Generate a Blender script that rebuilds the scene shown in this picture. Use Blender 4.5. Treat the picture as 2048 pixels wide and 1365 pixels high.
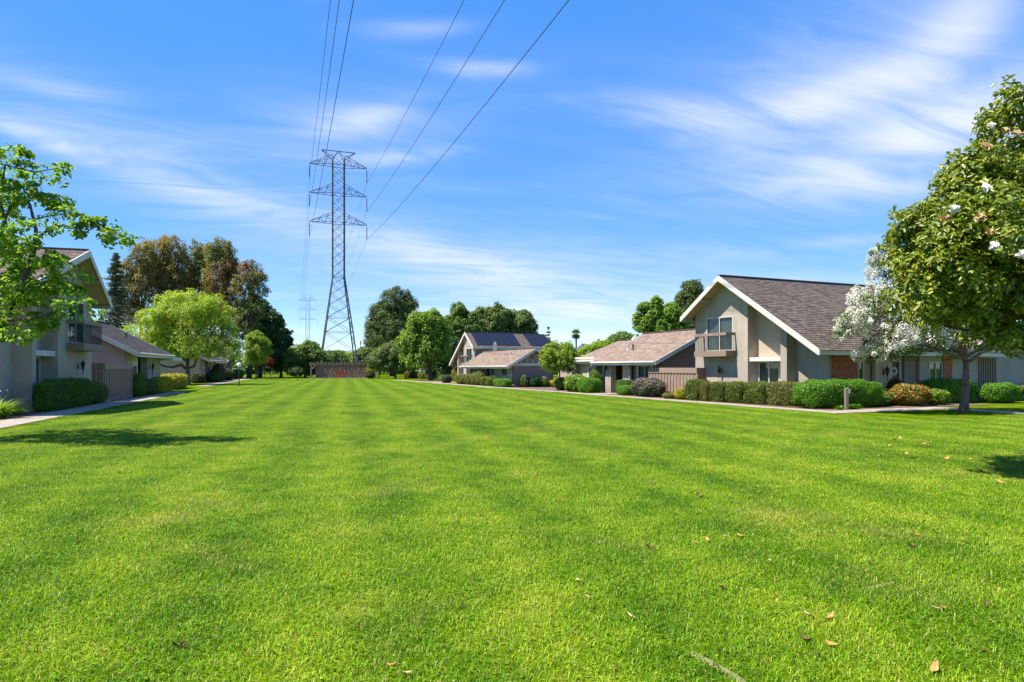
import bpy, bmesh, math, random
import numpy as np
from mathutils import Vector, Matrix

for o in list(bpy.data.objects):
    bpy.data.objects.remove(o)
scene = bpy.context.scene
COL = scene.collection
rng = np.random.default_rng(7)
random.seed(7)

# ------------------------------------------------------------------ camera
FPX, HZ, CAMH = 1300.0, 736.0, 1.8           # focal length in photo pixels, horizon row, eye height
cam_d = bpy.data.cameras.new('camera')
cam_d.sensor_width = 36.0
cam_d.lens = 36.0 * FPX / 2048.0
cam_d.shift_y = (HZ - 682.5) / 2048.0
cam_d.clip_start = 0.05
cam_d.clip_end = 6000
cam = bpy.data.objects.new('camera', cam_d)
cam.location = (0, 0, CAMH)
cam.rotation_euler = (math.radians(90), 0, 0)
COL.objects.link(cam)
scene.camera = cam

# ------------------------------------------------------------------ sky and sun
SUN_EL = math.radians(60)
SUN_AZ = math.radians(-99)                     # from +Y, clockwise: the sun stands high to the left
world = bpy.data.worlds.new('World')
scene.world = world
world.use_nodes = True
wn, wl = world.node_tree.nodes, world.node_tree.links
wn.clear()


def wnode(t, **kw):
    n = wn.new(t)
    for k, v in kw.items():
        setattr(n, k, v)
    return n


def wmath(op, a, b=None, c=None, clamp=False):
    n = wnode('ShaderNodeMath', operation=op, use_clamp=clamp)
    for i, x in enumerate((a, b, c)):
        if x is None:
            continue
        if isinstance(x, (int, float)):
            n.inputs[i].default_value = x
        else:
            wl.new(x, n.inputs[i])
    return n.outputs[0]


sky = wnode('ShaderNodeTexSky', sky_type='NISHITA', sun_disc=False)
sky.sun_elevation = SUN_EL
sky.sun_rotation = SUN_AZ % (2 * math.pi)
sky.altitude = 1500
sky.air_density = 0.8
sky.dust_density = 0.0
sky.ozone_density = 2.0
hsv = wnode('ShaderNodeHueSaturation')
hsv.inputs['Saturation'].default_value = 1.28
hsv.inputs['Hue'].default_value = 0.503
hsv.inputs['Value'].default_value = 1.0
wl.new(sky.outputs[0], hsv.inputs['Color'])
# even out the sky: the photograph's horizon is hardly brighter than its zenith
hsep = wnode('ShaderNodeSeparateColor')
wl.new(hsv.outputs[0], hsep.inputs[0])
hgain = wmath('MULTIPLY', wmath('POWER', hsep.outputs[2], -0.72), 3.1)
sky_even = wnode('ShaderNodeVectorMath', operation='SCALE')
wl.new(hsv.outputs[0], sky_even.inputs[0])
wl.new(hgain, sky_even.inputs['Scale'])
tc = wnode('ShaderNodeTexCoord')
sep = wnode('ShaderNodeSeparateXYZ')
wl.new(tc.outputs['Generated'], sep.inputs[0])
dx, dy, dz = sep.outputs
zc = wmath('ADD', wmath('MAXIMUM', dz, 0.0), 0.16)
pxn = wmath('DIVIDE', dx, zc)
pyn = wmath('DIVIDE', dy, zc)


def cloud_noise(ang, sx, sy, scale, detail, rough, dist, seed):
    ca, sa = math.cos(ang), math.sin(ang)
    u = wmath('ADD', wmath('MULTIPLY', pxn, ca * sx), wmath('MULTIPLY', pyn, sa * sx))
    v = wmath('ADD', wmath('MULTIPLY', pxn, -sa * sy), wmath('MULTIPLY', pyn, ca * sy))
    cmb = wnode('ShaderNodeCombineXYZ')
    wl.new(u, cmb.inputs[0])
    wl.new(v, cmb.inputs[1])
    cmb.inputs[2].default_value = seed
    n = wnode('ShaderNodeTexNoise')
    n.inputs['Scale'].default_value = scale
    n.inputs['Detail'].default_value = detail
    n.inputs['Roughness'].default_value = rough
    n.inputs['Distortion'].default_value = dist
    wl.new(cmb.outputs[0], n.inputs['Vector'])
    return n.outputs['Fac']


def smooth(x, lo, hi):
    n = wnode('ShaderNodeMapRange', interpolation_type='SMOOTHSTEP')
    wl.new(x, n.inputs[0])
    n.inputs[1].default_value = lo
    n.inputs[2].default_value = hi
    return n.outputs[0]


fib = cloud_noise(0.22, 0.55, 1.5, 1.5, 9, 0.58, 1.3, 3.1)      # fibrous cirrus
big = cloud_noise(0.1, 0.8, 1.1, 0.75, 3, 0.5, 0.6, 8.4)        # where the sheets lie
wisps = wmath('MULTIPLY', smooth(fib, 0.42, 0.80), smooth(big, 0.36, 0.66))
# the individual cirrus streaks over the street, by compass direction and height (tangents ahead of +Y)
front = wmath('GREATER_THAN', dy, 0.02)
ysafe = wmath('MAXIMUM', dy, 0.02)
tx = wmath('DIVIDE', dx, ysafe)
tz = wmath('DIVIDE', dz, ysafe)
STREAKS = [  # photo px centre, half length, half thickness, tilt deg (up to the right), strength
    (1420, 232, 190, 26, -2, .80), (1640, 200, 190, 36, 17, .62), (1880, 105, 150, 60, 40, .75), (1760, 300, 230, 46, 20, .72),
    (1740, 365, 110, 18, -8, .55), (1960, 240, 160, 70, 20, .6), (975, 140, 85, 15, -2, .55), (710, 245, 95, 24, 10, .55),
    (800, 318, 90, 14, 4, .5), (150, 190, 120, 18, -10, .38), (110, 290, 190, 20, -22, .55), (420, 390, 260, 30, -20, .42),
    (930, 530, 220, 30, -14, .62), (1180, 620, 170, 22, 2, .55), (830, 60, 110, 18, 2, .22), (1730, 480, 120, 12, 5, .3),
    (1700, 170, 420, 150, 22, .28), (1850, 330, 330, 90, 14, .24), (250, 300, 420, 90, -20, .26), (1000, 560, 480, 80, -6, .34), (1250, 640, 600, 45, 0, .30), (700, 270, 260, 90, 0, .2)]
streak_sum = None
for (cx, cy, a, b, ang, st) in STREAKS:
    ang = math.radians(ang)
    ca, sa = math.cos(ang), math.sin(ang)
    ex = wmath('SUBTRACT', tx, (cx - 1024) / FPX)
    ez = wmath('SUBTRACT', tz, (HZ - cy) / FPX)
    u = wmath('ADD', wmath('MULTIPLY', ex, ca * FPX / a), wmath('MULTIPLY', ez, sa * FPX / a))
    v = wmath('ADD', wmath('MULTIPLY', ex, -sa * FPX / b), wmath('MULTIPLY', ez, ca * FPX / b))
    # bow the streak a little so that it is not a straight cigar
    v = wmath('ADD', v, wmath('MULTIPLY', wmath('MULTIPLY', u, u), -0.35))
    r2 = wmath('ADD', wmath('MULTIPLY', u, u), wmath('MULTIPLY', v, v))
    g = wmath('MULTIPLY', wmath('EXPONENT', wmath('MULTIPLY', r2, -1.0)), st)
    streak_sum = g if streak_sum is None else wmath('ADD', streak_sum, g)
fine = cloud_noise(0.30, 0.75, 2.3, 2.6, 10, 0.62, 1.0, 1.7)
streaks = wmath('MULTIPLY', wmath('MULTIPLY', streak_sum, front), wmath('ADD', wmath('MULTIPLY', smooth(fine, 0.27, 0.74), 0.98), 0.24))
# low fair-weather cumulus near the horizon
cum_n = wnode('ShaderNodeTexNoise')
mp = wnode('ShaderNodeMapping')
mp.inputs['Scale'].default_value = (9, 9, 26)
wl.new(tc.outputs['Generated'], mp.inputs[0])
wl.new(mp.outputs[0], cum_n.inputs['Vector'])
cum_n.inputs['Scale'].default_value = 1.0
cum_n.inputs['Detail'].default_value = 6
band = wmath('MULTIPLY', smooth(dz, 0.005, 0.02), wmath('SUBTRACT', 1.0, smooth(dz, 0.035, 0.075)))
cum = wmath('MULTIPLY', smooth(cum_n.outputs['Fac'], 0.47, 0.56), band)
cover = wmath('ADD', wmath('MULTIPLY', wisps, 0.30), streaks)
cover = wmath('MAXIMUM', cover, wmath('MULTIPLY', cum, 0.95))
cover = wmath('MULTIPLY', wmath('SUBTRACT', 1.0, wmath('EXPONENT', wmath('MULTIPLY', cover, -1.15))), 1.02)
cmix = wnode('ShaderNodeMix', data_type='RGBA')
wl.new(cover, cmix.inputs[0])
wl.new(sky_even.outputs[0], cmix.inputs[6])
cmix.inputs[7].default_value = (4.3, 4.4, 4.55, 1)
bg = wnode('ShaderNodeBackground')
bg.inputs['Strength'].default_value = 0.10
wl.new(cmix.outputs[2], bg.inputs['Color'])
wo = wnode('ShaderNodeOutputWorld')
wl.new(bg.outputs[0], wo.inputs[0])

sun_d = bpy.data.lights.new('sun', 'SUN')
sun_d.energy = 4.4
sun_d.angle = math.radians(0.53)
sun_d.color = (1.0, 0.955, 0.88)
sun = bpy.data.objects.new('sun', sun_d)
to_sun = Vector((math.sin(SUN_AZ) * math.cos(SUN_EL), math.cos(SUN_AZ) * math.cos(SUN_EL), math.sin(SUN_EL)))
sun.rotation_euler = to_sun.to_track_quat('Z', 'Y').to_euler()
sun.location = (0, 0, 60)
COL.objects.link(sun)

vs = scene.view_settings
scene.display_settings.display_device = 'sRGB'
vs.view_transform = 'Standard'
vs.look = 'None'
vs.exposure = 1.26
vs.gamma = 1.0
scene.render.engine = 'CYCLES'
scene.cycles.max_bounces = 6
scene.cycles.diffuse_bounces = 3
scene.cycles.transparent_max_bounces = 8
scene.cycles.use_denoising = True
scene.cycles.caustics_reflective = False
scene.cycles.caustics_refractive = False

# ------------------------------------------------------------------ materials
MATS = {}


def new_mat(name):
    m = bpy.data.materials.new(name)
    m.use_nodes = True
    m.node_tree.nodes.clear()
    MATS[name] = m
    return m, m.node_tree.nodes, m.node_tree.links


def ramp(N, L, fac, stops):
    r = N.new('ShaderNodeValToRGB')
    el = r.color_ramp.elements
    while len(el) < len(stops):
        el.new(0.5)
    for e, (p, c) in zip(el, stops):
        e.position = p
        e.color = (*c, 1)
    if fac is not None:
        L.new(fac, r.inputs[0])
    return r.outputs[0]


def noise(N, L, vec, scale, detail=4, rough=.55, dist=0.0):
    n = N.new('ShaderNodeTexNoise')
    n.inputs['Scale'].default_value = scale
    n.inputs['Detail'].default_value = detail
    n.inputs['Roughness'].default_value = rough
    n.inputs['Distortion'].default_value = dist
    if vec is not None:
        L.new(vec, n.inputs['Vector'])
    return n.outputs['Fac']


def mixc(N, L, fac, a, b, mode='MIX'):
    n = N.new('ShaderNodeMix')
    n.data_type = 'RGBA'
    n.blend_type = mode
    for i, x in ((0, fac), (6, a), (7, b)):
        if hasattr(x, 'is_linked') or hasattr(x, 'links'):
            L.new(x, n.inputs[i])
        elif isinstance(x, (int, float)):
            n.inputs[i].default_value = x
        else:
            n.inputs[i].default_value = (*x, 1)
    return n.outputs[2]


def surf_mat(name, col, var=.12, scale=6.0, rough=.85, bump=.0, bscale=60.0, stain=0.0, spec=.3, island=0.0, metal=0.0, streak=0.0):
    """matte surface: colour with soft variation, wear stains, fine relief, optional per-piece tone"""
    m, N, L = new_mat(name)
    g = N.new('ShaderNodeNewGeometry')
    pos = g.outputs['Position']
    c = np.array(col)
    f = noise(N, L, pos, scale, 5)
    base = ramp(N, L, f, [(.3, tuple(c * (1 - var))), (.7, tuple(np.minimum(c * (1 + var), .95)))])
    if island:
        v = N.new('ShaderNodeMapRange')
        L.new(g.outputs['Random Per Island'], v.inputs[0])
        v.inputs[3].default_value = 1 - island
        v.inputs[4].default_value = 1 + island
        hs = N.new('ShaderNodeHueSaturation')
        L.new(v.outputs[0], hs.inputs['Value'])
        L.new(base, hs.inputs['Color'])
        base = hs.outputs[0]
    if stain:
        sf = noise(N, L, pos, scale * .23, 6, .65, .8)
        sr = ramp(N, L, sf, [(.42, (1 - stain,) * 3), (.62, (1, 1, 1))])
        base = mixc(N, L, 1.0, base, sr, 'MULTIPLY')
    if streak:                                   # rain streaks running down
        mpn = N.new('ShaderNodeMapping')
        mpn.inputs['Scale'].default_value = (1.5, 1.5, .16)
        L.new(pos, mpn.inputs[0])
        kf = noise(N, L, mpn.outputs[0], 1.6, 5, .6, .3)
        base = mixc(N, L, 1.0, base, ramp(N, L, kf, [(.40, (1 - streak, 1 - streak * 1.05, 1 - streak * 1.1)), (.60, (1, 1, 1))]), 'MULTIPLY')
    p = N.new('ShaderNodeBsdfPrincipled')
    L.new(base, p.inputs['Base Color'])
    p.inputs['Roughness'].default_value = rough
    p.inputs['Specular IOR Level'].default_value = spec
    p.inputs['Metallic'].default_value = metal
    if bump:
        b = N.new('ShaderNodeBump')
        b.inputs['Strength'].default_value = bump
        b.inputs['Distance'].default_value = .02
        L.new(noise(N, L, pos, bscale, 6, .65), b.inputs['Height'])
        L.new(b.outputs[0], p.inputs['Normal'])
    o = N.new('ShaderNodeOutputMaterial')
    L.new(p.outputs[0], o.inputs[0])
    return m


def leaf_mat(name, stops, trans=.35, rough=.5, tcol=1.6, spec=.35, patch=None):
    """foliage: tone varies leaf by leaf, light passes through"""
    m, N, L = new_mat(name)
    g = N.new('ShaderNodeNewGeometry')
    k = len(stops)
    col = ramp(N, L, g.outputs['Random Per Island'], [((i + .0) / max(k - 1, 1), s) for i, s in enumerate(stops)])
    if patch:
        f = noise(N, L, g.outputs['Position'], patch[0], 3)
        f2 = ramp(N, L, f, [(.45, (0, 0, 0)), (.58, (1, 1, 1))])
        col = mixc(N, L, f2, col, patch[1])
    p = N.new('ShaderNodeBsdfPrincipled')
    L.new(col, p.inputs['Base Color'])
    p.inputs['Roughness'].default_value = rough
    p.inputs['Specular IOR Level'].default_value = spec
    t = N.new('ShaderNodeBsdfTranslucent')
    tc_ = mixc(N, L, 1.0, col, (tcol, tcol * 1.02, tcol * .55), 'MULTIPLY')
    L.new(tc_, t.inputs[0])
    mx = N.new('ShaderNodeMixShader')
    mx.inputs[0].default_value = trans
    L.new(p.outputs[0], mx.inputs[1])
    L.new(t.outputs[0], mx.inputs[2])
    o = N.new('ShaderNodeOutputMaterial')
    L.new(mx.outputs[0], o.inputs[0])
    return m


STUCCO = surf_mat('stucco_taupe', (.43, .362, .285), .06, 1.2, .92, .35, 45, .17, streak=.07)
STUCCO_TAN = surf_mat('stucco_tan', (.47, .365, .265), .05, 1.2, .92, .3, 45, .06, streak=.07)
STUCCO_BROWN = surf_mat('siding_brown', (.255, .195, .165), .06, 1.5, .88, .2, 40, .06, streak=.07)
STUCCO_PINK = surf_mat('siding_rosy_taupe', (.36, .29, .255), .05, 1.4, .9, .2, 40, .06, streak=.07)
TRIM = surf_mat('white_trim_paint', (.60, .565, .49), .04, 2.0, .6, .06, 30, .08, streak=.07)
TRIM_GREY = surf_mat('grey_trim_paint', (.50, .46, .42), .05, 2.0, .6, .05, 30, .06)
FENCE = surf_mat('brown_fence_paint', (.30, .205, .15), .10, 3.0, .75, .15, 25, .12, island=.07)
SOFFIT = surf_mat('soffit_boards', (.38, .30, .19), .10, 3.0, .8, .1, 20, .06)
SHINGLE = surf_mat('roof_shingles', (.255, .182, .138), .12, 14.0, .9, .5, 120, .10, island=.24, streak=.08)
ROOFBASE = surf_mat('roof_felt', (.12, .095, .085), .1, 8, .95)
BRICK = surf_mat('red_brick', (.44, .145, .080), .12, 9.0, .9, .3, 60, .1, island=.22)
MORTAR = surf_mat('mortar', (.20, .12, .09), .08, 20, .95)
CONC = surf_mat('concrete_path', (.34, .28, .215), .08, 3.0, .9, .25, 80, .16, island=.06)
MULCH = surf_mat('bark_mulch', (.17, .105, .07), .35, 16.0, .95, .9, 50, .25)
EARTH = surf_mat('dry_earth', (.27, .22, .11), .2, 14.0, .95, .6, 60, .1)
BLACK = surf_mat('black_metal', (.018, .018, .020), .1, 5, .45, spec=.5)
IRON = surf_mat('baluster_iron', (.05, .045, .042), .1, 5, .5, spec=.4)
STEEL = surf_mat('galvanised_steel', (.080, .090, .105), .12, .6, .55, metal=.3)
STEEL_HAZED = surf_mat('hazed_galvanised_steel', (.50, .56, .64), .08, .6, .6)  # far pylon: same kind of steel, with distance haze painted into its colour
CERAMIC = surf_mat('insulator_ceramic', (.07, .07, .075), .1, 4, .35)
WIRE = surf_mat('aluminium_cable', (.045, .05, .06), .05, 1, .5)
BENCHRED = surf_mat('red_bench_wood', (.50, .085, .035), .12, 5, .6)
POSTWOOD = surf_mat('weathered_post_wood', (.25, .205, .165), .15, 7, .9, .4, 30, .15)
DOORDARK = surf_mat('dark_door_paint', (.045, .05, .065), .08, 3, .45)
DOORCREAM = surf_mat('cream_door_paint', (.58, .50, .38), .05, 3, .5)
BARK = surf_mat('bark_grey_brown', (.115, .085, .068), .35, 9, .95, .9, 22, .2)
BARKPALE = surf_mat('bark_smooth_tan', (.27, .19, .145), .35, 6, .85, .6, 14, .25)
METALVENT = surf_mat('vent_metal', (.45, .41, .36), .1, 6, .6)
SOLAR = surf_mat('solar_glass', (.014, .014, .020), .05, 3, .28, spec=.3)
SOLARFR = surf_mat('solar_frame', (.03, .03, .035), .05, 3, .4)
CURTAIN = surf_mat('pale_curtain', (.50, .50, .47), .05, 4, .9)
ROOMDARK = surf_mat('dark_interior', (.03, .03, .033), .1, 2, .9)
WREATH = surf_mat('white_wreath_flowers', (.72, .70, .66), .12, 40, .9, .6, 60)
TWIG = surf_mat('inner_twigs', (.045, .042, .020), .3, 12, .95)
CRAPEBARK = surf_mat('bark_red_brown', (.17, .105, .085), .4, 7, .85, .6, 14, .25)
POTM = surf_mat('dark_planter', (.03, .03, .03), .1, 5, .6)
RUST = surf_mat('brown_rail', (.24, .17, .13), .1, 4, .7)

m, N, L = new_mat('globe_glass')
p = N.new('ShaderNodeBsdfPrincipled')
p.inputs['Base Color'].default_value = (.86, .86, .84, 1)
p.inputs['Roughness'].default_value = .25
o = N.new('ShaderNodeOutputMaterial')
L.new(p.outputs[0], o.inputs[0])
GLOBE = m

m, N, L = new_mat('window_glass')
tr = N.new('ShaderNodeBsdfTransparent')
tr.inputs[0].default_value = (.62, .68, .68, 1)
gl = N.new('ShaderNodeBsdfGlossy')
gl.inputs['Roughness'].default_value = .02
fr_ = N.new('ShaderNodeLayerWeight')
fr_.inputs[0].default_value = .5
pw = N.new('ShaderNodeMath')
pw.operation = 'POWER'
L.new(fr_.outputs['Facing'], pw.inputs[0])
pw.inputs[1].default_value = 4.0
mr = N.new('ShaderNodeMapRange')
L.new(pw.outputs[0], mr.inputs[0])
mr.inputs[3].default_value = .05
mr.inputs[4].default_value = .8
mx = N.new('ShaderNodeMixShader')
L.new(mr.outputs[0], mx.inputs[0])
L.new(tr.outputs[0], mx.inputs[1])
L.new(gl.outputs[0], mx.inputs[2])
o = N.new('ShaderNodeOutputMaterial')
L.new(mx.outputs[0], o.inputs[0])
GLASS = m


def grass_material(name, blade):
    m, N, L = new_mat(name)
    g = N.new('ShaderNodeNewGeometry')
    pos = g.outputs['Position']
    sp = N.new('ShaderNodeSeparateXYZ')
    L.new(pos, sp.inputs[0])
    flat = N.new('ShaderNodeCombineXYZ')
    L.new(sp.outputs[0], flat.inputs[0])
    L.new(sp.outputs[1], flat.inputs[1])
    pos = flat.outputs[0]

    def mth(op, a, b):
        n = N.new('ShaderNodeMath')
        n.operation = op
        for i, x in enumerate((a, b)):
            if isinstance(x, (int, float)):
                n.inputs[i].default_value = x
            else:
                L.new(x, n.inputs[i])
        return n.outputs[0]
    # mowing lanes run towards the shelter; light on bent blades put into the colour
    lane = mth('ADD', mth('MULTIPLY', sp.outputs[0], .968), mth('MULTIPLY', sp.outputs[1], .249))
    wob = noise(N, L, pos, .35, 3)
    lane = mth('ADD', mth('MULTIPLY', lane, 3.6), mth('MULTIPLY', wob, 5.5))
    lanes = mth('MULTIPLY', mth('ADD', mth('SINE', lane, 0.0), 1.0), .5)
    big = noise(N, L, pos, .28, 5, .6, .6)
    mid = noise(N, L, pos, 1.6, 5, .62, .4)
    tuft = noise(N, L, pos, 16, 4, .6)
    f = mth('ADD', mth('ADD', mth('MULTIPLY', big, .42), mth('MULTIPLY', mid, .62)), mth('ADD', mth('MULTIPLY', tuft, .42), mth('MULTIPLY', lanes, .115)))
    f = mth('MULTIPLY', mth('SUBTRACT', f, .535), 1.95)
    col = ramp(N, L, f, [(.05, (.056, .138, .002)), (.33, (.104, .218, .004)), (.58, (.172, .292, .007)), (.90, (.295, .368, .024))])
    # straw-coloured thatch where the lawn is dry
    dry = noise(N, L, pos, .42, 6, .66, .5)
    dm = ramp(N, L, dry, [(.54, (0, 0, 0)), (.70, (1, 1, 1))])
    col = mixc(N, L, mth('MULTIPLY', dm, .42), col, (.40, .34, .085))
    if blade:
        hs = N.new('ShaderNodeHueSaturation')
        v = N.new('ShaderNodeMapRange')
        L.new(g.outputs['Random Per Island'], v.inputs[0])
        v.inputs[3].default_value = .45
        v.inputs[4].default_value = 1.65
        L.new(v.outputs[0], hs.inputs['Value'])
        hv = N.new('ShaderNodeMapRange')
        rr = mth('FRACT', mth('MULTIPLY', g.outputs['Random Per Island'], 17.0), 0.0)
        L.new(rr, hv.inputs[0])
        hv.inputs[3].default_value = .468
        hv.inputs[4].default_value = .522
        L.new(hv.outputs[0], hs.inputs['Hue'])
        L.new(col, hs.inputs['Color'])
        col = hs.outputs[0]
        straw = mth('GREATER_THAN', mth('FRACT', mth('MULTIPLY', g.outputs['Random Per Island'], 53.0), 0.0), .955)
        col = mixc(N, L, straw, col, (.42, .36, .12))
    else:
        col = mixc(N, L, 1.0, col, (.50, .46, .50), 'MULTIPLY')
    p = N.new('ShaderNodeBsdfPrincipled')
    L.new(col, p.inputs['Base Color'])
    p.inputs['Roughness'].default_value = .55
    p.inputs['Specular IOR Level'].default_value = .18 if blade else 0.0
    out = p.outputs[0]
    if blade:
        t = N.new('ShaderNodeBsdfTranslucent')
        L.new(mixc(N, L, 1.0, col, (1.55, 1.5, .55), 'MULTIPLY'), t.inputs[0])
        mx = N.new('ShaderNodeMixShader')
        mx.inputs[0].default_value = .28
        L.new(p.outputs[0], mx.inputs[1])
        L.new(t.outputs[0], mx.inputs[2])
        out = mx.outputs[0]
    o = N.new('ShaderNodeOutputMaterial')
    L.new(out, o.inputs[0])
    return m


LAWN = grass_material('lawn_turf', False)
BLADE = grass_material('lawn_blades', True)

LEAF_MAPLE = leaf_mat('leaf_maple', [(0.090, 0.183, 0.017), (0.154, 0.274, 0.023), (0.271, 0.380, 0.032)], .45)
LEAF_MAGNOLIA = leaf_mat('leaf_magnolia', [(0.090, 0.152, 0.012), (0.150, 0.215, 0.014), (0.234, 0.273, 0.020), (0.312, 0.289, 0.032)], .25, .40, 1.4, .45)
LEAF_CRAPE = leaf_mat('leaf_crape', [(.050, .100, .018), (.085, .140, .026), (.12, .155, .03)], .35)
BLOSSOM = leaf_mat('crape_blossom', [(.62, .56, .49), (.78, .74, .68), (.84, .81, .76)], .25, .7, 1.0, .2)
LEAF_LIME = leaf_mat('leaf_lime', [(0.165, 0.280, 0.018), (0.275, 0.385, 0.022), (0.427, 0.476, 0.033)], .42, patch=(.55, (.34, .39, .045)))
LEAF_LIME2 = leaf_mat('leaf_lime_plain', [(0.138, 0.230, 0.016), (0.218, 0.305, 0.023), (0.310, 0.368, 0.030)], .42)
LEAF_EUC_BROWN = leaf_mat('leaf_rust_olive', [(0.213, 0.175, 0.044), (0.344, 0.236, 0.052), (0.246, 0.246, 0.059)], .25, .6, patch=(.16, (.16, .145, .04)))
LEAF_EUC_OLIVE = leaf_mat('leaf_olive', [(0.151, 0.177, 0.047), (0.206, 0.230, 0.057), (0.143, 0.199, 0.057)], .25, .6, patch=(.16, (.25, .155, .04)))
LEAF_DARK = leaf_mat('leaf_dark_green', [(0.027, 0.065, 0.015), (0.044, 0.094, 0.019), (0.069, 0.125, 0.022)], .2)
LEAF_PINE = leaf_mat('leaf_pine', [(0.066, 0.102, 0.021), (0.099, 0.149, 0.027), (0.141, 0.190, 0.033)], .15, .6)
LEAF_CEDAR = leaf_mat('leaf_cedar', [(0.083, 0.108, 0.073), (0.112, 0.144, 0.092), (0.150, 0.173, 0.112)], .12, .6)
LEAF_BRIGHT = leaf_mat('leaf_bright_green', [(0.104, 0.197, 0.018), (0.170, 0.281, 0.023), (0.264, 0.351, 0.029)], .4)
LEAF_MID = leaf_mat('leaf_mid_green', [(0.088, 0.151, 0.021), (0.132, 0.208, 0.026), (0.185, 0.250, 0.031)], .32)
LEAF_OLIVEG = leaf_mat('leaf_olive_green', [(0.081, 0.133, 0.028), (0.121, 0.180, 0.036), (0.169, 0.220, 0.042)], .28)
LEAF_YELLOW = leaf_mat('leaf_yellow', [(.42, .36, .018), (.55, .46, .022), (.46, .42, .03)], .35, patch=(2.5, (.26, .25, .03)))
LEAF_HEDGE = leaf_mat('leaf_hedge', [(0.054, 0.126, 0.014), (0.090, 0.192, 0.017), (0.132, 0.246, 0.022)], .3)
LEAF_HEDGE_B = leaf_mat('leaf_hedge_bright', [(0.069, 0.172, 0.011), (0.115, 0.270, 0.016), (0.161, 0.333, 0.021)], .35)
LEAF_HEDGE_O = leaf_mat('leaf_hedge_bronze', [(0.102, 0.126, 0.026), (0.156, 0.180, 0.031), (0.240, 0.198, 0.054)], .3)
LEAF_HEDGE_Y = leaf_mat('leaf_hedge_olive', [(.075, .115, .016), (.125, .175, .020), (.19, .22, .03)], .3)
LEAF_RED = leaf_mat('leaf_red', [(.20, .022, .020), (.30, .035, .025), (.24, .05, .03)], .35)
LEAF_NANDINA = leaf_mat('leaf_nandina', [(.17, .20, .025), (.24, .22, .03), (.36, .17, .04)], .3)
LEAF_ORANGE = leaf_mat('leaf_red_orange', [(.50, .10, .035), (.62, .16, .05)], .3)
LEAF_PINKF = leaf_mat('flower_pink', [(.42, .20, .27), (.55, .32, .36)], .3)
LEAF_GREYG = leaf_mat('leaf_grey_green', [(.075, .095, .045), (.10, .125, .06), (.13, .12, .07)], .25)
LEAF_WHITE = leaf_mat('flower_white', [(.72, .68, .62), (.82, .80, .74)], .25, .6, 1.0)
PETAL_TAN = leaf_mat('petal_faded', [(.50, .30, .12), (.58, .38, .18)], .25, .7, 1.0)
LEAF_REDF = leaf_mat('flower_red', [(.55, .02, .03), (.65, .05, .05)], .2, .6, 1.0)
DRY_ORANGE = surf_mat('dry_leaf_orange', (.48, .24, .07), .2, 30, .7)
DRY_BROWN = surf_mat('dry_leaf_brown', (.16, .075, .03), .25, 30, .8)
DRY_PALE = surf_mat('dry_leaf_straw', (.58, .42, .2), .2, 30, .75)


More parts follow.
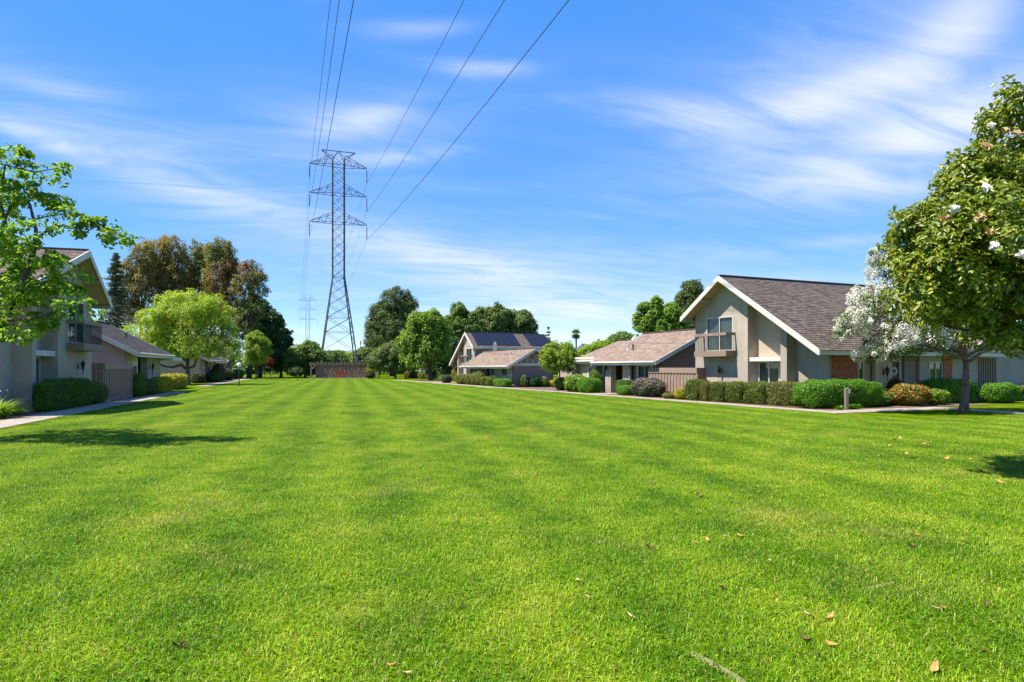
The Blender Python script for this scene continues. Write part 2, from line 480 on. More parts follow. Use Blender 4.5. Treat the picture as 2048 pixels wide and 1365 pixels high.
# ------------------------------------------------------------------ mesh helpers
class MB:
    def __init__(self):
        self.v, self.f = [], []

    def poly(self, pts):
        k = len(self.v)
        self.v += [tuple(p) for p in pts]
        self.f.append(tuple(range(k, k + len(pts))))

    def prism(self, a, b):
        """two matching loops of points joined into a closed solid"""
        n = len(a)
        k = len(self.v)
        self.v += [tuple(p) for p in a] + [tuple(p) for p in b]
        self.f.append(tuple(range(k, k + n)))
        self.f.append(tuple(range(k + 2 * n - 1, k + n - 1, -1)))
        for i in range(n):
            j = (i + 1) % n
            self.f.append((k + i, k + n + i, k + n + j, k + j))

    def box(self, c, h):
        x, y, z = c
        a, b, d = h
        self.prism([(x - a, y - b, z - d), (x + a, y - b, z - d), (x + a, y + b, z - d), (x - a, y + b, z - d)],
                   [(x - a, y - b, z + d), (x + a, y - b, z + d), (x + a, y + b, z + d), (x - a, y + b, z + d)])

    def beam(self, p, q, w, h=None, up=(0, 0, 1)):
        p, q = Vector(p), Vector(q)
        d = (q - p).normalized()
        s = d.cross(Vector(up))
        if s.length < 1e-4:
            s = d.cross(Vector((1, 0, 0)))
        s.normalize()
        u = s.cross(d).normalized()
        s *= w / 2
        u *= (h or w) / 2
        self.prism([p - s - u, p + s - u, p + s + u, p - s + u], [q - s - u, q + s - u, q + s + u, q - s + u])

    def tube(self, pts, rad, n=7, cap=True):
        pts = [Vector(p) for p in pts]
        k0 = len(self.v)
        ref = Vector((.31, .17, .93))
        for i, p in enumerate(pts):
            d = (pts[min(i + 1, len(pts) - 1)] - pts[max(i - 1, 0)]).normalized()
            if abs(d.dot(ref)) > .95:
                ref = Vector((.9, .1, .2))
            a = d.cross(ref).normalized()
            b = d.cross(a)
            r = rad[i] if hasattr(rad, '__len__') else rad
            for j in range(n):
                t = 2 * math.pi * j / n
                self.v.append(tuple(p + (a * math.cos(t) + b * math.sin(t)) * r))
        for i in range(len(pts) - 1):
            for j in range(n):
                a0 = k0 + i * n + j
                a1 = k0 + i * n + (j + 1) % n
                self.f.append((a0, a1, a1 + n, a0 + n))
        if cap:
            self.f.append(tuple(range(k0 + n - 1, k0 - 1, -1)))
            e = k0 + (len(pts) - 1) * n
            self.f.append(tuple(range(e, e + n)))

    def lathe(self, c, prof, n=16):
        c = Vector(c)
        k0 = len(self.v)
        for (r, z) in prof:
            for j in range(n):
                t = 2 * math.pi * j / n
                self.v.append((c.x + r * math.cos(t), c.y + r * math.sin(t), c.z + z))
        for i in range(len(prof) - 1):
            for j in range(n):
                a0 = k0 + i * n + j
                a1 = k0 + i * n + (j + 1) % n
                self.f.append((a0, a1, a1 + n, a0 + n))
        self.f.append(tuple(range(k0 + n - 1, k0 - 1, -1)))
        e = k0 + (len(prof) - 1) * n
        self.f.append(tuple(range(e, e + n)))

    def mesh(self, name, mat, off=(0, 0, 0), smooth=False, fix=True):
        me = bpy.data.meshes.new(name)
        ox, oy, oz = off
        me.from_pydata([(x - ox, y - oy, z - oz) for x, y, z in self.v], [], self.f)
        if fix:
            bm = bmesh.new()
            bm.from_mesh(me)
            bmesh.ops.recalc_face_normals(bm, faces=bm.faces)
            bm.to_mesh(me)
            bm.free()
        if smooth:
            me.polygons.foreach_set('use_smooth', [True] * len(me.polygons))
        me.materials.append(mat)
        return me

    def build(self, name, mat, parent=None, smooth=False, fix=True, kind=None):
        off = root_of(parent).location if parent else (0, 0, 0)
        return link(name, self.mesh(name, mat, off, smooth, fix), parent, kind)


def root_of(o):
    while o.parent:
        o = o.parent
    return o


def link(name, me, parent=None, kind=None, loc=None):
    o = bpy.data.objects.new(name, me)
    COL.objects.link(o)
    if parent:
        o.parent = parent
    if kind:
        o['kind'] = kind
    if loc is not None:
        o.location = loc
    return o


def tag(o, label, cat, group=None):
    o['label'] = label
    o['category'] = cat
    if group:
        o['group'] = group
    return o


def thing(name, label, cat, loc, group=None):
    o = bpy.data.objects.new(name, None)
    o.empty_display_size = .3
    o.location = loc
    COL.objects.link(o)
    return tag(o, label, cat, group)


def np_mesh(name, V, quads, mat):
    me = bpy.data.meshes.new(name)
    V = np.ascontiguousarray(V, dtype=np.float32)
    F = np.ascontiguousarray(quads, dtype=np.int32)
    n, k = F.shape
    me.vertices.add(len(V))
    me.vertices.foreach_set('co', V.ravel())
    me.loops.add(n * k)
    me.loops.foreach_set('vertex_index', F.ravel())
    me.polygons.add(n)
    me.polygons.foreach_set('loop_start', np.arange(n, dtype=np.int32) * k)
    me.polygons.foreach_set('loop_total', np.full(n, k, dtype=np.int32))
    me.update(calc_edges=True)
    me.materials.append(mat)
    return me


def unit(a):
    return a / np.maximum(np.linalg.norm(a, axis=-1, keepdims=True), 1e-9)


def leaf_mesh(name, P, Nn, size, mat, aspect=.5, droop=0.0, fold=.3, fine=False, jitter=.35, off=(0, 0, 0), tdir=None):
    """one folded blade per point: base, two sides, tip (two faces along the midrib)"""
    n = len(P)
    Nn = unit(Nn + rng.normal(0, jitter, (n, 3)))
    T = rng.normal(0, 1, (n, 3)) if tdir is None else tdir + rng.normal(0, .35, (n, 3))
    T[:, 2] -= droop
    T = unit(T - (T * Nn).sum(1, keepdims=True) * Nn)
    S = np.cross(Nn, T)
    l = (size * rng.uniform(.65, 1.3, n))[:, None]
    w = l * aspect
    P = P - np.array(off)
    base = P - T * l * .5
    tip = P + T * l * .5 - Nn * l * .08
    if fine:
        l1 = P - T * l * .18 + S * w * .46 + Nn * w * fold
        l2 = P + T * l * .22 + S * w * .40 + Nn * w * fold
        r1 = P - T * l * .18 - S * w * .46 + Nn * w * fold
        r2 = P + T * l * .22 - S * w * .40 + Nn * w * fold
        V = np.stack([base, l1, l2, tip, r2, r1], 1).reshape(-1, 3)
        k = np.arange(n)[:, None] * 6
        F = np.concatenate([k + np.array([[0, 3, 2, 1]]), k + np.array([[0, 5, 4, 3]])])
    else:
        a = P + S * w * .5 + Nn * w * fold
        b = P - S * w * .5 + Nn * w * fold
        V = np.stack([base, a, tip, b], 1).reshape(-1, 3)
        k = np.arange(n)[:, None] * 4
        F = np.concatenate([k + np.array([[0, 2, 1]]), k + np.array([[0, 3, 2]])])
    return np_mesh(name, V, F, mat)


def sph(n):
    return unit(rng.normal(0, 1, (n, 3)))


def clump_points(lobes, n_clumps, per, rc, inner=.25, flat=1.0, low=-.55):
    """leaf positions: clumps spread over the shells of ellipsoid lobes"""
    lobes = np.array(lobes, float)
    area = (lobes[:, 3] * lobes[:, 4] * lobes[:, 5]) ** (2 / 3)
    idx = rng.choice(len(lobes), n_clumps, p=area / area.sum())
    D = sph(n_clumps)
    D[:, 2] = np.where(D[:, 2] < low, -D[:, 2] * .6, D[:, 2])
    D = unit(D)
    r = np.where(rng.random(n_clumps) < inner, rng.uniform(.3, .75, n_clumps), rng.uniform(.76, 1.10, n_clumps))
    C = lobes[idx, :3] + D * lobes[idx, 3:6] * r[:, None]
    size = rc * rng.uniform(.6, 1.35, n_clumps)
    ci = np.repeat(np.arange(n_clumps), per)
    d = sph(len(ci))
    d = unit(d + D[ci] * .45 + np.array([0, 0, .25]))
    rad = size[ci] * rng.uniform(.25, 1.0, len(ci)) ** .6
    P = C[ci] + d * rad[:, None] * np.array([1, 1, flat])
    Nn = unit(d * .7 + np.array([0, 0, .55]) + D[ci] * .4)
    return P, Nn, C


def pix(px, py, D):
    """the point at depth D seen at a photo pixel"""
    return np.array([(px - 1024) / FPX * D, D, CAMH + (HZ - py) / FPX * D])


def lobe(px, py, rx, ry, D, dd=0.0, deep=None):
    c = pix(px, py, D + dd)
    a, b = rx * D / FPX, ry * D / FPX
    return (c[0], c[1], c[2], a, deep if deep else (a * .75 + b * .25), b)


def gnd(px, py):
    D = CAMH * FPX / (py - HZ)
    return Vector(((px - 1024) / FPX * D, D, 0))


def bend(p, q, k=5, sag=.0, wob=.08):
    p, q = np.array(p, float), np.array(q, float)
    ln = np.linalg.norm(q - p)
    o1, o2 = rng.normal(0, wob * ln, 3), rng.normal(0, wob * .6 * ln, 3)
    out = []
    for i in range(k + 1):
        t = i / k
        out.append(p + (q - p) * t + o1 * math.sin(math.pi * t) + o2 * math.sin(2 * math.pi * t) * .5 + np.array([0, 0, sag * ln * t * (1 - t)]))
    return out


t_leaves = {}


def tree(name, label, cat, base, lobes, leafmat, n_clumps, per, rc, lsize, trunk_r=.2, fork=.45, bark=None, aspect=.5,
         droop=0.0, fine=False, inner=.25, group=None, limbs=8, flat=1.0, low=-.55, lean=(0, 0), extra=None, twigs=14, fork_pt=None):
    base = Vector(base)
    t = thing(name, label, cat, base, group)
    L_ = np.array(lobes, float)
    P, Nn, C = clump_points(lobes, n_clumps, per, rc, inner, flat, low)
    me = leaf_mesh('crown', P, Nn, lsize, leafmat, aspect, droop, fine=fine, off=tuple(base))
    cr = link('crown', me, t)
    zmin, zmax = (L_[:, 2] - L_[:, 5]).min(), (L_[:, 2] + L_[:, 5]).max()
    cen = (L_[:, :3] * L_[:, 3:4]).sum(0) / L_[:, 3].sum()
    fk = np.array([base.x + (cen[0] - base.x) * .35 + lean[0], base.y + (cen[1] - base.y) * .35 + lean[1], max(zmin + (zmax - zmin) * (fork - .3), zmin * .9)])
    if fork_pt is not None:
        fk = np.array(fork_pt)
    mb = MB()
    b0 = np.array([base.x, base.y, -.05])
    stem = bend(b0, fk, 6, 0, .015)
    rr = [trunk_r * (1.35 if i == 0 else 1.08 if i == 1 else 1 - .06 * i) for i in range(len(stem))]
    mb.tube(stem, rr, 10)
    top = np.array([cen[0], cen[1], zmin + (zmax - zmin) * .8])
    mb.tube(bend(fk, top, 5, 0, .05), np.linspace(trunk_r * .7, trunk_r * .12, 6), 7)
    order = np.argsort(-L_[:, 3])
    for i in order[:limbs]:
        q = L_[i, :3]
        pts = bend(fk + np.array([0, 0, rng.uniform(-.05, .25) * (top[2] - fk[2])]), q, 5, .12, .06)
        mb.tube(pts, np.linspace(trunk_r * .5, trunk_r * .1, 6), 6)
    for i in rng.choice(len(C), min(twigs, len(C)), replace=False):
        q = C[i]
        j = np.argmin(np.linalg.norm(L_[:, :3] - q, axis=1))
        mb.tube(bend(L_[j, :3] * .6 + fk * .4, q, 4, .05, .06), np.linspace(trunk_r * .22, trunk_r * .05, 5), 5)
    mb.build('trunk', bark or BARK, t, smooth=True, fix=False)
    t_leaves[t.name] = P
    return t, C


# ------------------------------------------------------------------ the two rows of houses: s runs away along the row, t into it
class Row:
    def __init__(self, ox, slope, side):
        n = math.hypot(slope, 1)
        self.o = Vector((ox, 0, 0))
        self.u = Vector((slope / n, 1 / n, 0))
        self.n = Vector((self.u.y, -self.u.x, 0)) * side

    def w(self, s, t, z=0.0):
        p = self.o + self.u * s + self.n * t
        return Vector((p.x, p.y, z))

    def box(self, mb, s0, s1, t0, t1, z0, z1):
        mb.prism([self.w(s0, t0, z0), self.w(s1, t0, z0), self.w(s1, t1, z0), self.w(s0, t1, z0)],
                 [self.w(s0, t0, z1), self.w(s1, t0, z1), self.w(s1, t1, z1), self.w(s0, t1, z1)])

    def slab_t(self, mb, poly, t0, t1):       # poly of (s,z), thick along t
        mb.prism([self.w(s, t0, z) for s, z in poly], [self.w(s, t1, z) for s, z in poly])

    def slab_s(self, mb, poly, s0, s1):       # poly of (t,z), thick along s
        mb.prism([self.w(s0, t, z) for t, z in poly], [self.w(s1, t, z) for t, z in poly])


class Flip:
    """the same row with s counted from a house corner, either way"""
    def __init__(self, row, s0, d, t0=0.0, k=1.0):
        self.r, self.s0, self.d, self.t0, self.k = row, s0, d, t0, k

    def w(self, s, t, z=0.0):
        return self.r.w(self.s0 + self.d * s * self.k, self.t0 + t * self.k, z * self.k)
    box, slab_t, slab_s = Row.box, Row.slab_t, Row.slab_s


RR = Row(23.6, -.43, 1)
LL = Row(-9.25, -.305, -1)
IDENT = Row(0, 0, 1)


def wall_cells(fr, mb, s0, s1, t0, t1, top, holes, zb=0.0):
    """a wall along s with a sloping or flat top and rectangular openings"""
    cuts = sorted({s0, s1, *[h[0] for h in holes], *[h[1] for h in holes], *[c for c in top.get('cuts', []) if s0 < c < s1]})
    f = top['f']
    for a, b in zip(cuts[:-1], cuts[1:]):
        hs = sorted([h for h in holes if h[0] <= a + 1e-6 and h[1] >= b - 1e-6], key=lambda h: h[2])
        z = zb
        for h in hs:
            if h[2] > z + 1e-6:
                fr.slab_t(mb, [(a, z), (b, z), (b, h[2]), (a, h[2])], t0, t1)
            z = h[3]
        fr.slab_t(mb, [(a, z), (b, z), (b, f(b)), (a, f(a))], t0, t1)


def window(fr, parent, s0, s1, z0, z1, t, panes=2, mat=None, depth=.10, blind=None, along='s', name='window'):
    """framed window: t is the outer wall face; pane and frame sit in the opening; blinds behind"""
    mat = mat or TRIM
    bx = (lambda mb, a, b, c, d, e, f: fr.box(mb, a, b, c, d, e, f)) if along == 's' else (lambda mb, a, b, c, d, e, f: fr.box(mb, c, d, a, b, e, f))
    fw = .055
    mb = MB()
    o, i = t - .03, t + .06
    bx(mb, s0, s1, o, i, z0, z0 + fw)
    bx(mb, s0, s1, o, i, z1 - fw, z1)
    bx(mb, s0, s0 + fw, o, i, z0 + fw, z1 - fw)
    bx(mb, s1 - fw, s1, o, i, z0 + fw, z1 - fw)
    for k in range(1, panes):
        c = s0 + (s1 - s0) * k / panes
        bx(mb, c - fw * .45, c + fw * .45, o + .01, i, z0 + fw, z1 - fw)
    w = mb.build(name, mat, parent)
    for k in range(panes):
        a = s0 + (s1 - s0) * k / panes + (fw if k == 0 else fw * .45)
        b = s0 + (s1 - s0) * (k + 1) / panes - (fw if k == panes - 1 else fw * .45)
        g = MB()
        bx(g, a, b, t + .02, t + .026, z0 + fw, z1 - fw)
        g.build('pane', GLASS, w)
    if blind == 'slats':
        g = MB()
        n = int((z1 - z0 - .1) / .05)
        for k in range(n):
            z = z0 + fw + .02 + k * .05
            bx(g, s0 + .06, s1 - .06, t + .075, t + .085, z, z + .040)
        g.build('blind', CURTAIN, w)
    elif blind == 'drape':
        g = MB()
        n = max(6, int((s1 - s0) / .07))
        for k in range(n):
            a = s0 + .05 + (s1 - s0 - .1) * k / n
            b = s0 + .05 + (s1 - s0 - .1) * (k + 1) / n
            d = .07 if k % 2 else .10
            bx(g, a, b, t + d, t + d + .02, z0 + .05, z1 - .05)
        g.build('drape', CURTAIN, w)
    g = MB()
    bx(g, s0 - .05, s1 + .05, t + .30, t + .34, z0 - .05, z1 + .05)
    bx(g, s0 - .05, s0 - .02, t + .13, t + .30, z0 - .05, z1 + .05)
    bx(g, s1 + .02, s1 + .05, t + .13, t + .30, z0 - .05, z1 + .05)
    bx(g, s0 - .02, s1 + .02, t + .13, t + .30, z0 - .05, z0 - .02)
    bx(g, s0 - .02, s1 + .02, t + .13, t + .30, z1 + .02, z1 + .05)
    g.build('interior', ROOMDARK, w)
    return w


def shingles(fr, parent, ridge_pts, eave_pts, exposure=.19, tab=.33):
    """tab by tab courses over a roof plane given ridge edge (a->b) and eave edge (a->b)"""
    ra, rb = [np.array(p) for p in ridge_pts]
    ea, eb = [np.array(p) for p in eave_pts]
    nrm = np.cross(rb - ra, ea - ra)
    nrm /= np.linalg.norm(nrm)
    if nrm[2] < 0:
        nrm = -nrm
    ln = np.linalg.norm(ea - ra)
    wd = np.linalg.norm(rb - ra)
    rows = int(ln / exposure)
    V, F = [], []
    quads = []
    for i in range(rows):
        v0 = i / rows
        v1 = (i + 1) / rows
        n = int(wd / tab)
        offs = rng.uniform(-.5, .5)
        edges = [0.0]
        for k in range(n + 1):
            e = (k + .5 + offs + rng.uniform(-.12, .12)) / n
            if edges[-1] + .3 / n < e < 1 - .3 / n:
                edges.append(e)
        edges.append(1.0)
        for u0, u1 in zip(edges[:-1], edges[1:]):
            g = .006 / wd
            lift = rng.uniform(.014, .032)

            def pt(u, v, h):
                return (ra + (rb - ra) * u) * (1 - v) + (ea + (eb - ea) * u) * v + nrm * h
            quads.append([pt(u0 + g, v0, .004), pt(u1 - g, v0, .004), pt(u1 - g, v1 + .012, lift), pt(u0 + g, v1 + .012, lift),
                          pt(u0 + g, v1 + .012, .001), pt(u1 - g, v1 + .012, .001)])
    Q = np.array(quads).reshape(-1, 3) - np.array(root_of(parent).location)
    k = np.arange(len(quads))[:, None] * 6
    # top face, butt edge
    F = np.concatenate([k + np.array([[0, 3, 2, 1]]), k + np.array([[3, 4, 5, 2]])])
    me = np_mesh('shingles', Q, F, SHINGLE)
    return link('shingles', me, parent, 'stuff')


def roof_plane(fr, parent, r0, r1, e0, e1, thick=.14, name='roof', tabs=True):
    """solid slab under the shingles; all corners as frame (s,t,z)"""
    a = [fr.w(*r0), fr.w(*r1), fr.w(*e1), fr.w(*e0)]
    mb = MB()
    mb.prism([Vector(p) for p in a], [Vector(p) - Vector((0, 0, thick)) for p in a])
    r = mb.build(name, ROOFBASE, parent)
    if tabs:
        shingles(fr, r, (a[0], a[1]), (a[3], a[2]))
    return r


def fascia(fr, mb, p, q, h=.24, th=.045, drop=.02):
    p, q = fr.w(*p), fr.w(*q)
    z = Vector((0, 0, 1))
    d = (q - p).normalized()
    s = Vector((d.y, -d.x, 0)).normalized() * th / 2
    a = [p - s + z * drop, p + s + z * drop, p + s - z * (h - drop), p - s - z * (h - drop)]
    mb.prism(a, [v + (q - p) for v in a])


def lantern(fr, s, t, z, label, out=-1, along='t', parent=None):
    """wall lantern: plate, arm, body, cap, tail"""
    p = fr.w(s, t, z)
    q = fr.w(s, t + out * .2, z) if along == 't' else fr.w(s + out * .2, t, z)
    r = thing('wall_lantern', label, 'lantern', p)
    mb = MB()
    mb.beam(p + Vector((0, 0, -.16)), p + Vector((0, 0, .12)), .10, .03)
    mb.build('wall_plate', BLACK, r)
    mb = MB()
    mb.tube([p, p + (q - p) * .5 + Vector((0, 0, -.10)), q + Vector((0, 0, -.13))], .014, 6)
    mb.lathe(q, [(.012, -.42), (.022, -.38), (.02, -.22), (.05, -.16), (.03, -.13)], 8)
    mb.build('arm', BLACK, r)
    mb = MB()
    mb.lathe(q, [(.035, -.13), (.095, .10), (.09, .11)], 6)
    mb.build('glass_body', ROOMDARK, r)
    mb = MB()
    mb.lathe(q, [(.125, .105), (.10, .15), (.045, .21), (.02, .25), (.028, .28), (.005, .33)], 8)
    for k in range(6):
        a = math.pi / 3 * k
        mb.beam(q + Vector((.036 * math.cos(a), .036 * math.sin(a), -.13)), q + Vector((.098 * math.cos(a), .098 * math.sin(a), .11)), .014)
    mb.build('cage', BLACK, r)
    return r


def roof_pipe(fr, parent, s, t, z, r=.08, h=.5, mat=None):
    p = fr.w(s, t, z)
    mb = MB()
    mb.lathe(p, [(r * 2.6, -.06), (r * 2.2, .02), (r, .06), (r, h), (r * 1.45, h), (r * 1.45, h + .12), (r * .9, h + .14)], 12)
    return mb.build('vent_pipe', mat or METALVENT, parent)


def slab_corner_cap(fr, *_):
    pass


# ------------------------------------------------------------------ two-storey gable house
def two_storey(fr, label, detail=2, with_solar=False, ridge_len=13.0, long_pitch=.63, over=.70):
    """a: from the short-slope corner (0) to the long-slope corner (8.85); t=0 is the front plane; the ridge runs into t"""
    A1, AR = 8.85, 2.8
    ZR, PT = 6.85, .63
    def zr(a):
        return ZR - (long_pitch if a > AR else PT) * abs(a - AR)
    root = thing('two_storey_house', label, 'house', fr.w(4, 3, 0))
    lo_s, hi_s = -.45, 9.5
    # --- walls
    top = {'f': lambda a: zr(a) - .17, 'cuts': [AR]}
    holes = [(1.0, 3.15, 2.75, 4.66)]
    mb = MB()
    wall_cells(fr, mb, 0, 4.27, 0, .25, top, holes)
    g = mb.build('gable_wall', STUCCO, root)
    mb = MB()                                                         # the two fins
    fr.slab_t(mb, [(3.87, 0), (4.27, 0), (4.27, zr(4.27) - .17), (3.87, zr(3.87) - .17)], .25, .78)
    mb.build('fin', STUCCO, root)
    mb = MB()
    fr.slab_t(mb, [(6.53, 0), (6.93, 0), (6.93, zr(6.93) - .17), (6.53, zr(6.53) - .17)], 0, .78)
    mb.build('fin', STUCCO, root)
    mb = MB()
    wall_cells(fr, mb, 4.27, 6.53, .62, .80, {'f': lambda a: zr(a) - .17}, [(4.42, 5.88, .97, 2.12)])
    mb.build('recessed_wall', STUCCO_TAN if detail > 1 else STUCCO, root)
    window(fr, root, 4.42, 5.88, .97, 2.12, .62, 2, TRIM, blind='slats')
    mb = MB()
    wall_cells(fr, mb, 6.93, A1, .62, .80, {'f': lambda a: zr(a) - .17}, [])
    mb.build('recessed_wall', STUCCO, root)
    mb = MB()                                                         # low wall with sill under the window, header beam over it
    fr.box(mb, 4.27, 6.53, .12, .62, 0, .86)
    mb.build('apron_wall', STUCCO, root)
    mb = MB()
    fr.box(mb, 4.275, 6.525, .08, .64, .86, .93)
    mb.build('sill', TRIM_GREY, root)
    mb = MB()
    fr.box(mb, 4.275, 6.525, .10, .615, 2.14, 2.36)
    mb.build('header_beam', TRIM, root)
    # side walls, back
    mb = MB()
    fr.box(mb, .002, .25, .252, ridge_len - .3, 0, zr(0) - .17)
    mb.build('side_wall', STUCCO_BROWN if with_solar else STUCCO, root)
    mb = MB()
    fr.slab_t(mb, [(0, 0), (A1, 0), (A1, zr(A1) - .18), (AR, ZR - .18), (0, zr(0) - .18)], ridge_len - .3, ridge_len - .1)
    mb.build('back_wall', STUCCO, root)
    # --- sliding door + balcony
    window(fr, root, 1.0, 3.15, 2.75, 4.66, .02, 2, TRIM, blind='drape', name='sliding_door')
    mb = MB()
    fr.box(mb, .70, 3.35, -.66, -.002, 2.43, 2.74)
    bal = mb.build('balcony', RUST, root)
    mb = MB()
    fr.box(mb, .70, 3.35, -.66, -.58, 3.58, 3.74)
    fr.box(mb, .70, .78, -.58, -.002, 3.58, 3.74)
    fr.box(mb, 3.27, 3.35, -.58, -.002, 3.58, 3.74)
    mb.build('handrail', RUST, bal)
    mbb = MB()
    mbb.beam((0, 0, 2.74 * getattr(fr, 'k', 1)), (0, 0, 3.58 * getattr(fr, 'k', 1)), .022)
    bme = mbb.mesh('baluster', IRON)
    pts = [(.74 + 2.57 * k / 18, -.62) for k in range(19)] + [(a, -.62 + .6 * k / 5) for a in (.74, 3.31) for k in range(1, 5)]
    for (a, t) in pts:
        p = fr.w(a, t, 0) - root.location
        link('baluster', bme, bal, loc=p)
    # --- roof: two planes running in along t
    R0, R1 = (AR, -over, ZR), (AR, ridge_len, ZR)
    long_r = roof_plane(fr, root, R0, R1, (hi_s, -over, zr(hi_s)), (hi_s, ridge_len, zr(hi_s)), .14, 'roof')
    roof_plane(fr, root, R0, R1, (lo_s, -over, zr(lo_s)), (lo_s, ridge_len, zr(lo_s)), .14, 'roof')
    mb = MB()
    d = Vector((0, 0, .045))
    mb.beam(fr.w(*R0) + d, fr.w(*R1) + d, .26, .05)
    mb.build('ridge_cap', ROOFBASE, root)
    # fascia and bargeboards
    mb = MB()
    fascia(fr, mb, (AR, -over - .03, ZR), (hi_s, -over - .03, zr(hi_s)), .30, .05, .03)
    mb.build('bargeboard', TRIM, root)
    mb = MB()
    fascia(fr, mb, (AR - .001, -over - .03, ZR), (lo_s, -over - .03, zr(lo_s)), .30, .05, .03)
    mb.build('bargeboard', TRIM, root)
    mb = MB()
    fascia(fr, mb, (hi_s + .03, -over - .05, zr(hi_s)), (hi_s + .03, ridge_len, zr(hi_s)), .24, .05, .0)
    mb.build('eave_fascia', TRIM, root)
    mb = MB()
    fascia(fr, mb, (lo_s - .03, -over - .05, zr(lo_s)), (lo_s - .03, ridge_len, zr(lo_s)), .24, .05, .0)
    mb.build('eave_fascia', TRIM, root)
    # soffit boards and outriggers under the front overhang
    mb = MB()
    for e in (hi_s - .02, lo_s + .02):
        a = [fr.w(AR, -over + .02, ZR - .15), fr.w(e, -over + .02, zr(e) - .15), fr.w(e, .0, zr(e) - .15), fr.w(AR, .0, ZR - .15)]
        mb.prism(a, [p - Vector((0, 0, .02)) for p in a])
    mb.build('soffit', SOFFIT, root)
    for a in (AR, AR - 1.5, lo_s + .15, AR + 2.3, AR + 4.3):
        mb = MB()
        z = zr(a) - .27
        mb.beam(fr.w(a, -over + .02, z), fr.w(a, 0.02, z), .10, .2)
        mb.build('outrigger', TRIM if a == AR else SOFFIT, root)
    if detail > 1:
        roof_pipe(fr, long_r, 5.7, 5.9, zr(5.7), .10, .40)
        roof_pipe(fr, long_r, 7.4, 3.3, zr(7.4), .035, .30, BLACK)
    if with_solar:
        k = -1
        for (t0, t1, ncol) in ((.4, 6.6, 6), (8.1, 11.4, 3)):
            for c in range(ncol):
                for rw in range(2):
                    a0 = AR - .25 - rw * 1.38
                    a1 = a0 - 1.34
                    u0 = t0 + (t1 - t0) * c / ncol + .015
                    u1 = t0 + (t1 - t0) * (c + 1) / ncol - .015
                    q = [fr.w(a0, u0, zr(a0) + .12), fr.w(a0, u1, zr(a0) + .12), fr.w(a1, u1, zr(a1) + .12), fr.w(a1, u0, zr(a1) + .12)]
                    mb = MB()
                    mb.prism(q, [v - Vector((0, 0, .05)) for v in q])
                    mb.build('solar_panel', SOLAR, root)
    return root, zr


# ------------------------------------------------------------------ ground
def sheet(name, pts, mat, z, th=None, parent=None, kind='structure'):
    mb = MB()
    if th is None:
        mb.poly([(p[0], p[1], z) for p in pts])
        o = mb.build(name, mat, parent, fix=False)
        if o.data.polygons[0].normal.z < 0:
            o.data.flip_normals()
    else:
        mb.prism([(p[0], p[1], z - th) for p in pts], [(p[0], p[1], z) for p in pts])
        o = mb.build(name, mat, parent)
    if kind and not parent:
        o['kind'] = kind
    return o


sheet('ground', [(-1500, -300), (1500, -300), (1500, 3000), (-1500, 3000)], LAWN, 0.0)


def quadst(row, s0, s1, t0, t1):
    return [row.w(s0, t0), row.w(s1, t0), row.w(s1, t1), row.w(s0, t1)]


# planting beds
sheet('planting_bed', quadst(LL, 12, 52.6, 1.25, 6), MULCH, .012)
sheet('planting_bed', quadst(RR, 30.2, 63, 1.25, 7), MULCH, .012)
sheet('planting_bed', quadst(RR, 63, 100, .9, 3.8), MULCH, .012)
sheet('planting_bed', quadst(RR, 28.95, 31.6, 1.25, 12.2), MULCH, .016)
sheet('planting_bed', quadst(LL, 80, 125, 2.2, 8), MULCH, .012)


def path(name, row, s0, s1, t0, t1, along='s', step=1.5):
    """concrete walk laid slab by slab with open joints"""
    base = sheet(name, quadst(row, s0, s1, t0, t1), MULCH, .008)
    n = max(1, round(abs((s1 - s0) if along == 's' else (t1 - t0)) / step))
    for k in range(n):
        if along == 's':
            a, b = s0 + (s1 - s0) * k / n + .008, s0 + (s1 - s0) * (k + 1) / n - .008
            q = quadst(row, a, b, t0, t1)
        else:
            a, b = t0 + (t1 - t0) * k / n + .008, t0 + (t1 - t0) * (k + 1) / n - .008
            q = quadst(row, s0, s1, a, b)
        mb = MB()
        z = .022 + random.uniform(-.003, .003)
        mb.prism([(p.x, p.y, .0) for p in q], [(p.x, p.y, z) for p in q])
        mb.build('slab', CONC, base)
    return base


path('path', LL, 8, 51, 0, 1.25)
path('path', LL, 66, 124, .9, 2.1)
path('path', RR, 28.9, 63.5, .2, 1.05)
path('path', RR, 63.5, 104, -.35, .85)
path('path', RR, 27.7, 28.88, 0, 7.7, 't')
path('path', RR, 8, 27.68, 6.5, 7.7)
path('path', RR, 47.4, 48.9, 1.22, 3.2, 't', .7)
path('path', RR, 84, 87.5, .87, 3.4, 't')

# thin strips of bare soil in the turf
for pts, w in (([(1382, 1306), (1420, 1326), (1462, 1350), (1495, 1375)], .03), ([(1735, 1178), (1765, 1172), (1790, 1167)], .025)):
    q = [gnd(*p) for p in pts]
    mb = MB()
    for i, (a, b) in enumerate(zip(q[:-1], q[1:])):
        d = (b - a).normalized()
        s = Vector((-d.y, d.x, 0)) * w
        mb.prism([a - s, a + s, b + s * .8, b - s * .8], [v + Vector((0, 0, .010 + .002 * i)) for v in (a - s * .6, a + s * .6, b + s * .5, b - s * .5)])
    o = mb.build('bare_soil', EARTH)
    o['kind'] = 'structure'

# ------------------------------------------------------------------ RIGHT ROW
# house A
FA = Flip(RR, 40.51, -1, 3.6)
houseA, zrA = two_storey(FA, 'two-storey taupe house with brown shingle roof, brick entry side and small balcony', 2)
